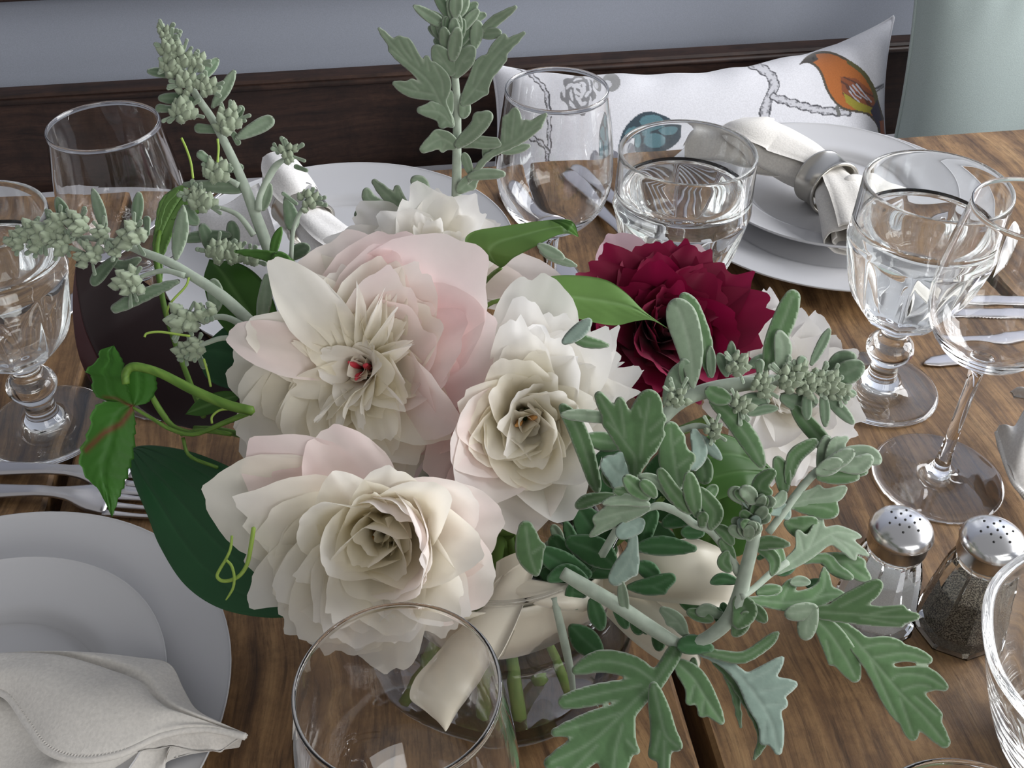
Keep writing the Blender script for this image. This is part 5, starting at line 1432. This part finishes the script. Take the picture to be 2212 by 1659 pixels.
leaves(r, '''
felt_pale/-2/-4:1772,1015,6 1781,978,11 1786,950,9
felt_pale/-3/-5:1790,1000,8 1806,970,13 1808,955,8 | 1806,962,7 1827,948,6
felt_pale/-4/-6:1800,992,10 1840,981,13 1876,983,14 1896,995,7
felt_pale/-6/-8:1795,1000,9 1850,1006,14 1876,992,10
felt/-4/-6:1800,1012,8 1845,1015,9 1868,1018,6
felt/-5/-7:1772,1030,8 1812,1029,12 1850,1030,7
felt_pale/-8/-10:1785,1005,9 1815,992,12 1838,978,8
felt_pale/-8/-10:1770,1018,8 1792,1008,12 1812,1000,8
felt_pale/0/0:1705,1092,7 1745,1079,14 1798,1071,12 1824,1055,5 | 1745,1075,7 1768,1054,6
felt/0/0:1712,1092,7 1772,1096,18 1798,1104,12 | 1765,1085,9 1800,1084,7
felt/4/2:1693,1065,6 1691,1026,13 1680,995,9
felt/3/-2:1702,1040,6 1716,988,12 1742,966,9 1762,954,5
felt/1/0:1700,1130,6 1732,1140,18 1756,1130,11
felt_silver/2:1730,1155,5 1745,1150,10 1770,1125,8
felt_silver/-2:1660,1105,6 1690,1100,9 1700,1115,6
felt_pale/-2:1668,1092,5 1685,1080,7 1692,1066,5
''', df)

# --- big leaf fan at the lower right
df = plane(1762, 1322, .408, .02, .02)
r = sprig('silver_foliage', 'two long deeply lobed felted leaves reaching right, one over the salt shaker', D(1607, 1302, .404))
stem_px(r, [(1590, 1310, 8), (1640, 1304, 7), (1705, 1316, 7), (1764, 1324, 6)], df, n=12)
leaves(r, '''
felt/-3/-6:1758,1322,10 1826,1325,16 1911,1332,15 1978,1332,8 | 1815,1310,17 1870,1282,16 1895,1264,11 | 1880,1326,9 1948,1314,7 | 1860,1335,9 1945,1349,6
felt/0/6:1758,1326,8 1826,1362,12 1877,1416,19 1945,1497,22 1995,1548,21 2040,1603,12 | 1860,1400,12 1905,1390,11 1942,1393,8 | 1890,1420,15 1958,1411,13 2006,1425,8 | 1925,1470,12 1945,1457,10 1999,1461,15 2040,1484,8 | 1950,1490,10 1985,1480,10 2010,1484,6 | 1978,1506,16 2024,1545,11 | 1880,1425,12 1914,1500,12 1938,1552,5 | 1945,1510,12 1962,1560,13 1972,1590,9
felt/-2/2:1765,1340,9 1793,1369,20 1826,1420,22 1847,1462,11 | 1785,1385,10 1796,1430,7
felt_pale/-6:1755,1322,10 1745,1345,15 1741,1368,13
felt_pale/-6:1755,1318,12 1730,1322,13 1706,1326,10
felt/2:1765,1335,6 1800,1365,13 1838,1405,12
''', df)
df = plane(1449, 1420, .398, .03, -.05)
r = sprig('silver_foliage', 'broad hand-shaped felted leaves at the bottom, over the vase and the plank gap', D(1449, 1420, .398))
leaves(r, '''
felt/0/-4:1462,1398,11 1446,1428,13 1415,1474,14 1381,1504,16 1331,1555,22 1270,1608,26 1190,1648,14 | 1410,1468,12 1365,1440,19 1297,1428,19 1245,1448,9 | 1385,1480,13 1297,1498,18 1222,1516,15 | 1340,1540,14 1280,1560,19 1200,1582,9 | 1345,1565,24 1330,1620,30 1325,1665,22 | 1355,1600,14 1375,1622,7 | 1290,1610,24 1240,1660,18
felt/-4/-4:1412,1482,9 1425,1538,18 1438,1588,19 1464,1612,9 | 1425,1580,16 1414,1628,13 | 1436,1600,14 1434,1660,12
felt/2/4:1470,1438,13 1499,1467,20 1526,1511,18 1558,1558,7 | 1500,1480,14 1490,1514,9 | 1520,1515,10 1517,1540,9
felt_dark/-2:1478,1394,13 1500,1392,15 1535,1400,7
felt_silver/2/4:1500,1404,5 1563,1430,8 1607,1470,12 1641,1514,24 1668,1565,19 1681,1622,8 | 1620,1468,11 1661,1450,13 1690,1422,4 | 1645,1495,22 1680,1487,17 1716,1478,6 | 1655,1525,20 1690,1520,11 | 1655,1560,14 1650,1600,9
felt/5/7:1545,1425,6 1562,1440,8 1614,1514,9 1648,1589,8 1629,1640,3
felt/6/8:1565,1445,6 1586,1490,7 1600,1570,3
felt/0/2:1500,1402,5 1560,1416,8 1607,1420,9 1655,1390,9 1680,1367,3
felt/3:1498,1425,4 1497,1450,6 1502,1475,3
''', df)

# dark filler leaves deep between the flowers
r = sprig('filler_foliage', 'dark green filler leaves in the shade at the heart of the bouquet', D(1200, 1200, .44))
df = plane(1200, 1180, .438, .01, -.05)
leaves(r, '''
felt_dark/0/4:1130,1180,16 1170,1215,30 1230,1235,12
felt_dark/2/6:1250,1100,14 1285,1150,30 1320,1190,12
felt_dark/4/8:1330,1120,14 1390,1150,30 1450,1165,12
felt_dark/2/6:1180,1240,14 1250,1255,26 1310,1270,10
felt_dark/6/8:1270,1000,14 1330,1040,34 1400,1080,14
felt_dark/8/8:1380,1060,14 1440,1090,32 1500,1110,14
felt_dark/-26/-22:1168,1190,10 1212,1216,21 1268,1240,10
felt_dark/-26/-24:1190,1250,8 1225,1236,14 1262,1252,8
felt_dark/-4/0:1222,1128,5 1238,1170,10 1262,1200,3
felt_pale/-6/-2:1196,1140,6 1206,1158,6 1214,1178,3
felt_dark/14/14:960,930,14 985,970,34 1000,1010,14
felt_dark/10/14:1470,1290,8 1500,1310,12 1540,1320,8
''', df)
stem_px(r, [(1180, 1170, 6), (1230, 1230, 7), (1280, 1300, 7)], df)

# ------------------------------------------------------------------ smooth leaves
def patch_leaf(root, A, B, dA, dB, mat, n=44, m=15, veins=0, relief=1.0, bulge=0.0, vein_dir=0, name='blade', serr=0.0, streak=None, mids=True):
    """blade between two margins (px) with their distances (start, end); veins run along it, bulge swells it towards the lens (px)"""
    a = smooth(np.array(A, float), n); b = smooth(np.array(B, float), n)
    tt = np.linspace(0, 1, n)
    U, V = np.meshgrid(tt, np.linspace(0, 1, m), indexing='ij')
    if serr:
        for c, s_ in ((a, -1), (b, 1)):
            nrm = c - (a + b) / 2; L = np.hypot(*nrm.T)[:, None] + 1e-6
            c += nrm / L * (serr * ((tt * 11) % 1.0) * np.sin(PI * tt))[:, None]
    x = a[:, :1] * (1 - V) + b[:, :1] * V; y = a[:, 1:2] * (1 - V) + b[:, 1:2] * V
    da = np.interp(tt, np.linspace(0, 1, len(dA)), dA); db = np.interp(tt, np.linspace(0, 1, len(dB)), dB)
    d = da[:, None] * (1 - V) + db[:, None] * V
    mpp = d / F
    h = bulge * np.sin(PI * V) * np.sin(PI * np.clip(U, .02, 1)) ** .6
    at = np.zeros_like(V)
    if veins:
        w = np.abs(((V * veins) % 1.0) - .5) * 2                  # 1 on a vein
        h = h - relief * 4 * w ** 6 + relief * 1.5 * (1 - w ** 2); at = np.maximum(at, w ** 12 * .8)
    elif mids:
        h = h - relief * 4 * np.exp(-((V - .5) / .05) ** 2); at = np.maximum(at, np.exp(-((V - .5) / .035) ** 2))
        sd = np.sin((U * 9 - np.abs(V - .5) * 5) * 2 * PI); h = h + relief * .9 * sd * np.sin(PI * V)
    if streak is not None: at = streak(x, y)
    w3 = D(x, y, d - h * mpp)
    bk = D(x, y, d - h * mpp + .00035)
    g = grid_faces(n, m); k = n * m
    per = [i * m for i in range(n)] + [(n - 1) * m + j for j in range(1, m)] + [i * m + m - 1 for i in range(n - 2, -1, -1)] + [j for j in range(m - 2, 0, -1)]
    f = [q[::-1] for q in g] + [tuple(q_ + k for q_ in q) for q in g] + [(p, q, q + k, p + k) for p, q in zip(per, per[1:] + per[:1])]
    return part(name, np.vstack([w3.reshape(-1, 3), bk.reshape(-1, 3)]), f, M[mat], root, True, {'edge': np.concatenate([at.ravel(), at.ravel()])})
def single(name, label, at): return thing(name, label, 'leaf', tuple(at), 0, None)

r = single('hosta_leaf', 'large ribbed dark green leaf at lower left, hanging over the dinner plate', D(760, 1300, .42))
patch_leaf(r, [(270, 968), (274, 985), (290, 1045), (318, 1112), (346, 1182), (398, 1262), (470, 1312), (560, 1333), (640, 1331), (760, 1310)], [(270, 968), (330, 962), (420, 978), (520, 1020), (610, 1075), (700, 1150), (770, 1230), (820, 1310)], [.470, .452, .44, .43, .425], [.470, .455, .44, .43, .42], 'leaf_deep', 60, 73, 5, .8, -6)
stem_px(r, [(780, 1290, 8), (900, 1330, 9), (1020, 1330, 9)], plane(780, 1290, .425, .2, .0), 'stalk', 'stem_green', 12, 'tint')
r = single('green_leaf', 'fresh green leaf with a curled tip, in front of the wine glass by the cushion', D(1080, 578, .47))
patch_leaf(r, [(1082, 579), (1040, 552), (1005, 524), (1022, 500), (1090, 488), (1160, 478), (1208, 474), (1236, 478), (1249, 508)], [(1082, 579), (1092, 573), (1108, 558), (1130, 546), (1165, 528), (1195, 512), (1218, 505), (1234, 506), (1249, 512)], [.475, .47, .47, .468, .476], [.475, .465, .460, .462, .476], 'leaf_mid', 50, 17, 0, .6, 5)
patch_leaf(r, [(1188, 475), (1215, 474), (1240, 482), (1250, 510)], [(1188, 475), (1210, 486), (1228, 500), (1250, 512)], [.468, .464, .462, .474], [.468, .463, .461, .474], 'leaf_green', 20, 7, 0, .4, 4, name='curled_tip')
stem_px(r, [(1082, 579, 4), (1060, 596, 5), (1020, 640, 5)], plane(1082, 579, .477, -.5, .3), 'stalk', 'stem_green', 8, 'tint')
r = single('green_leaf', 'pointed green leaf lying over the crimson peony', D(1100, 640, .45))
patch_leaf(r, [(1098, 648), (1140, 616), (1190, 597), (1250, 595), (1310, 605), (1352, 632), (1392, 672), (1448, 713)], [(1098, 648), (1160, 668), (1220, 681), (1280, 696), (1330, 703), (1372, 694), (1408, 692), (1448, 713)], [.452, .456, .458, .458, .456], [.452, .452, .452, .454, .456], 'leaf_mid', 54, 19, 0, .7, 4)
stem_px(r, [(1100, 645, 4), (1060, 655, 5), (1030, 680, 5)], plane(1098, 648, .452, 0, .2), 'stalk', 'stem_green', 8, 'tint')
r = single('green_leaf', 'dark green ribbed leaf under the silvery spike, before the white peony', D(1450, 1075, .44))
patch_leaf(r, [(1430, 1075), (1480, 990), (1530, 940), (1580, 942), (1630, 975), (1676, 1022)], [(1430, 1075), (1490, 1092), (1550, 1080), (1600, 1060), (1640, 1042), (1676, 1022)], [.440, .448, .455, .452], [.440, .436, .440, .452], 'leaf_green', 44, 33, 3, 1.0, 5)
stem_px(r, [(1432, 1075, 6), (1380, 1130, 7), (1300, 1200, 7)], plane(1432, 1075, .442, -.05, .0), 'stalk', 'stem_green', 8, 'tint')
r = single('green_leaf', 'dark green leaf low in the bouquet, behind the thick pale stem', D(1540, 1060, .44))
patch_leaf(r, [(1540, 1050), (1480, 1080), (1450, 1130), (1480, 1200)], [(1540, 1050), (1610, 1080), (1640, 1130), (1600, 1200), (1480, 1200)], [.438, .44, .45], [.438, .45, .45], 'leaf_green', 30, 25, 2, 1.0, 5)
r = single('green_leaf', 'dark green leaf between the grey-green spikes, left of the biggest peony', D(560, 740, .49))
patch_leaf(r, [(600, 760), (520, 740), (462, 680), (440, 610), (452, 560)], [(600, 760), (600, 680), (570, 610), (520, 570), (452, 560)], [.478, .49, .50], [.478, .485, .50], 'leaf_green', 34, 17, 0, .8, 6)
r = single('green_leaf', 'dark green leaf in the shade under the left spike, by the biggest peony', D(520, 830, .47))
patch_leaf(r, [(600, 800), (520, 840), (450, 820), (425, 760)], [(600, 800), (570, 730), (500, 700), (425, 760)], [.475, .485, .49], [.475, .49, .49], 'leaf_deep', 30, 15, 0, .8, 5)
r = single('green_leaf', 'narrow curled green leaf beside the top left petal of the biggest peony', D(650, 600, .455))
df = plane(620, 575, .462)
leaves(r, '''
leaf_green/0/2:650,604,6 622,572,11 575,552,8 508,543,3
leaf_green/-4/0:625,585,6 612,568,12 600,556,10
leaf_green/0/3:640,600,6 665,572,10 700,566,10 716,590,5
leaf_green/2/3:588,556,4 596,520,6 607,492,2
''', df)

# burgundy leaf with one side folded up along its midrib
r = single('burgundy_leaf', 'large dark burgundy leaf folded along its midrib, left of the bouquet behind the vine leaf', D(330, 890, .50))
patch_leaf(r, [(166, 556), (164, 600), (172, 660), (186, 715), (216, 778), (270, 850), (340, 905), (430, 930)], [(166, 556), (215, 566), (270, 584), (330, 622), (400, 680), (480, 760), (540, 840), (560, 900)], [.505, .505, .50, .49, .48], [.505, .535, .545, .52, .50], 'leaf_wine', 44, 19, 0, .5, 8, mids=False)
patch_leaf(r, [(166, 556), (159, 610), (157, 670), (163, 735), (178, 790), (205, 836), (240, 850)], [(166, 556), (164, 600), (172, 660), (186, 715), (216, 778), (236, 806), (262, 842)], [.505, .492, .484, .484, .49, .498], [.505, .505, .50, .494, .492, .494], 'leaf_wine', 40, 9, 0, .3, 2, mids=False, name='folded_edge', streak=lambda x, y: np.full(x.shape, .45))
stem_px(r, [(420, 925, 6), (480, 930, 7), (600, 960, 7)], plane(420, 925, .482, -.1, 0), 'stalk', 'vine_stem', 10, 'tint')

# vine with a three-part leaf, petioles and tendrils
r = thing('creeper_vine', 'green vine with a three-part leaf tinged red, hanging at the left of the bouquet', 'vine', tuple(D(440, 935, .46)))
df = line_depth((287, 880, .438), (520, 890, .44))
red = lambda x, y: np.exp(-(seg_dist([(288, 880), (262, 915), (225, 935), (186, 972)], x, y) / 6.0) ** 2) + .9 * np.exp(-(seg_dist([(286, 878), (250, 860), (225, 858)], x, y) / 3.5) ** 2)
patch_leaf(r, [(288, 878), (240, 868), (206, 852), (200, 815), (188, 800), (214, 776), (216, 758), (246, 746)], [(288, 878), (278, 850), (268, 815), (264, 780), (246, 746)], [.438, .436, .437], [.438, .434, .437], 'leaf_vine', 40, 13, 0, .9, 4, name='leaflet', serr=6, streak=lambda x, y: .7 * red(x, y))
patch_leaf(r, [(288, 878), (276, 840), (272, 800), (300, 786)], [(288, 878), (322, 866), (337, 830), (326, 795), (300, 786)], [.438, .440, .442], [.438, .442, .442], 'leaf_vine', 30, 11, 0, .9, 3, name='leaflet', serr=5, streak=lambda x, y: .6 * red(x, y))
patch_leaf(r, [(288, 874), (235, 868), (204, 884), (194, 935), (174, 985), (188, 1030), (216, 1062), (242, 1118)], [(288, 874), (291, 920), (286, 975), (273, 1025), (257, 1070), (242, 1118)], [.438, .432, .430, .428], [.438, .436, .434, .428], 'leaf_vine', 52, 17, 0, 1.1, 7, name='leaflet', serr=8, streak=red)
stem_px(r, [(287, 880, 3.5), (330, 905, 4), (370, 928, 4.5), (420, 938, 5), (480, 915, 6), (540, 890, 7)], df, 'stem', 'vine_stem', 20, 'tint')
stem_px(r, [(325, 850, 6), (345, 885, 7), (375, 922, 6), (420, 938, 6)], df, 'stem', 'vine_stem', 12, 'tint', off=4)
stem_px(r, [(390, 938, 5), (440, 930, 6), (500, 938, 5)], df, 'stem', 'vine_stem', 10, 'tint', off=6)
stem_px(r, [(395, 945, 4), (410, 985, 4), (470, 1010, 4)], df, 'stem', 'vine_stem', 10, 'tint', off=6)
patch_leaf(r, [(400, 895), (430, 862), (480, 845), (530, 850)], [(400, 895), (440, 898), (490, 880), (530, 850)], [.455, .46, .455], [.455, .455, .455], 'leaf_green', 24, 9, 0, .7, 3, name='leaflet')
stem_px(r, [(272, 830, 8), (271, 808, 9.5), (284, 793, 10), (310, 795, 10), (350, 808, 10), (420, 844, 11), (490, 874, 11), (545, 888, 11)], df, 'thick_stem', 'vine_stem', 26, 'tint', off=-10)
for pts in ([(312, 728), (318, 720), (345, 717), (382, 722), (410, 726)], [(458, 915), (458, 900), (475, 886), (500, 884), (520, 884)], [(440, 775), (450, 810), (455, 835)], [(392, 298), (402, 320), (412, 350), (417, 385)], [(470, 300), (472, 320), (470, 350)], [(360, 700), (365, 660), (400, 620), (408, 600)]):
    stem_px(r, [(x, y, 2.6) for x, y in pts], df, 'tendril', 'tendril', 18, 'tint', off=20 if pts[0][1] < 720 else 0)
df = plane(380, 470, .53)
for t in ('336,520,5 352,470,9 372,428,12 404,402,4', '344,560,5 362,500,10 388,455,11 408,430,5', '380,470,5 408,452,12 448,447,4', '372,470,5 402,432,7 440,418,3', '338,505,4 352,440,6 382,412,4', '336,510,5 340,560,6 346,600,5'):
    sdf_leaf(r, t, df, 'leaf_mid', (0, 0), .1, .1, name='leaflet')
stem_px(r, [(345, 500, 5), (338, 545, 6), (345, 610, 6), (362, 690, 6), (400, 800, 6), (440, 900, 6)], line_depth((345, 500, .53), (440, 900, .46)), 'stem', 'vine_stem', 22, 'tint')
r = thing('tendril_curl', 'looped yellow-green tendril lying over the large ribbed leaf', 'tendril', tuple(D(520, 1245, .40)))
df = line_depth((500, 1160, .388), (500, 1290, .386))
stem_px(r, [(501, 1157, 3.0), (498, 1185, 3.2), (488, 1208, 3.4), (476, 1228, 3.6), (469, 1244, 3.8), (478, 1254, 4), (496, 1254, 4.2), (518, 1243, 4.4), (534, 1218, 4.6), (542, 1180, 4.8), (548, 1140, 4.8)], df, 'loop', 'tendril', 50, 'tint')
stem_px(r, [(489, 1210, 3.0), (500, 1222, 3.2), (506, 1245, 3.2), (504, 1268, 3), (496, 1284, 2.6), (488, 1296, 1.6)], df, 'tip', 'tendril', 30, 'tint', off=-1.5)

# cut stems standing in the vase water
r = thing('cut_stems', 'bunch of cut green stems standing in the vase water', 'stems', (VX, VY, TOP + .01))
rs = random.Random(3)
for i in range(26):
    a = rs.uniform(0, 6.28); q = rs.uniform(.004, .036); b = a + PI + rs.uniform(-.8, .8); q2 = rs.uniform(.008, .040)
    v, f = tube(smooth([(VX + q2 * math.cos(b), VY + q2 * math.sin(b), TOP + .115), (VX + .3 * q * math.cos(a), VY + .3 * q * math.sin(a), TOP + .075), (VX + q * math.cos(a), VY + q * math.sin(a), TOP + rs.uniform(.010, .022))], 12), rs.uniform(.0016, .0032), 8)
    part('stem', v, f, M['stem_green'], r, True, {'tint': np.linspace(0, 1.2, len(v))})
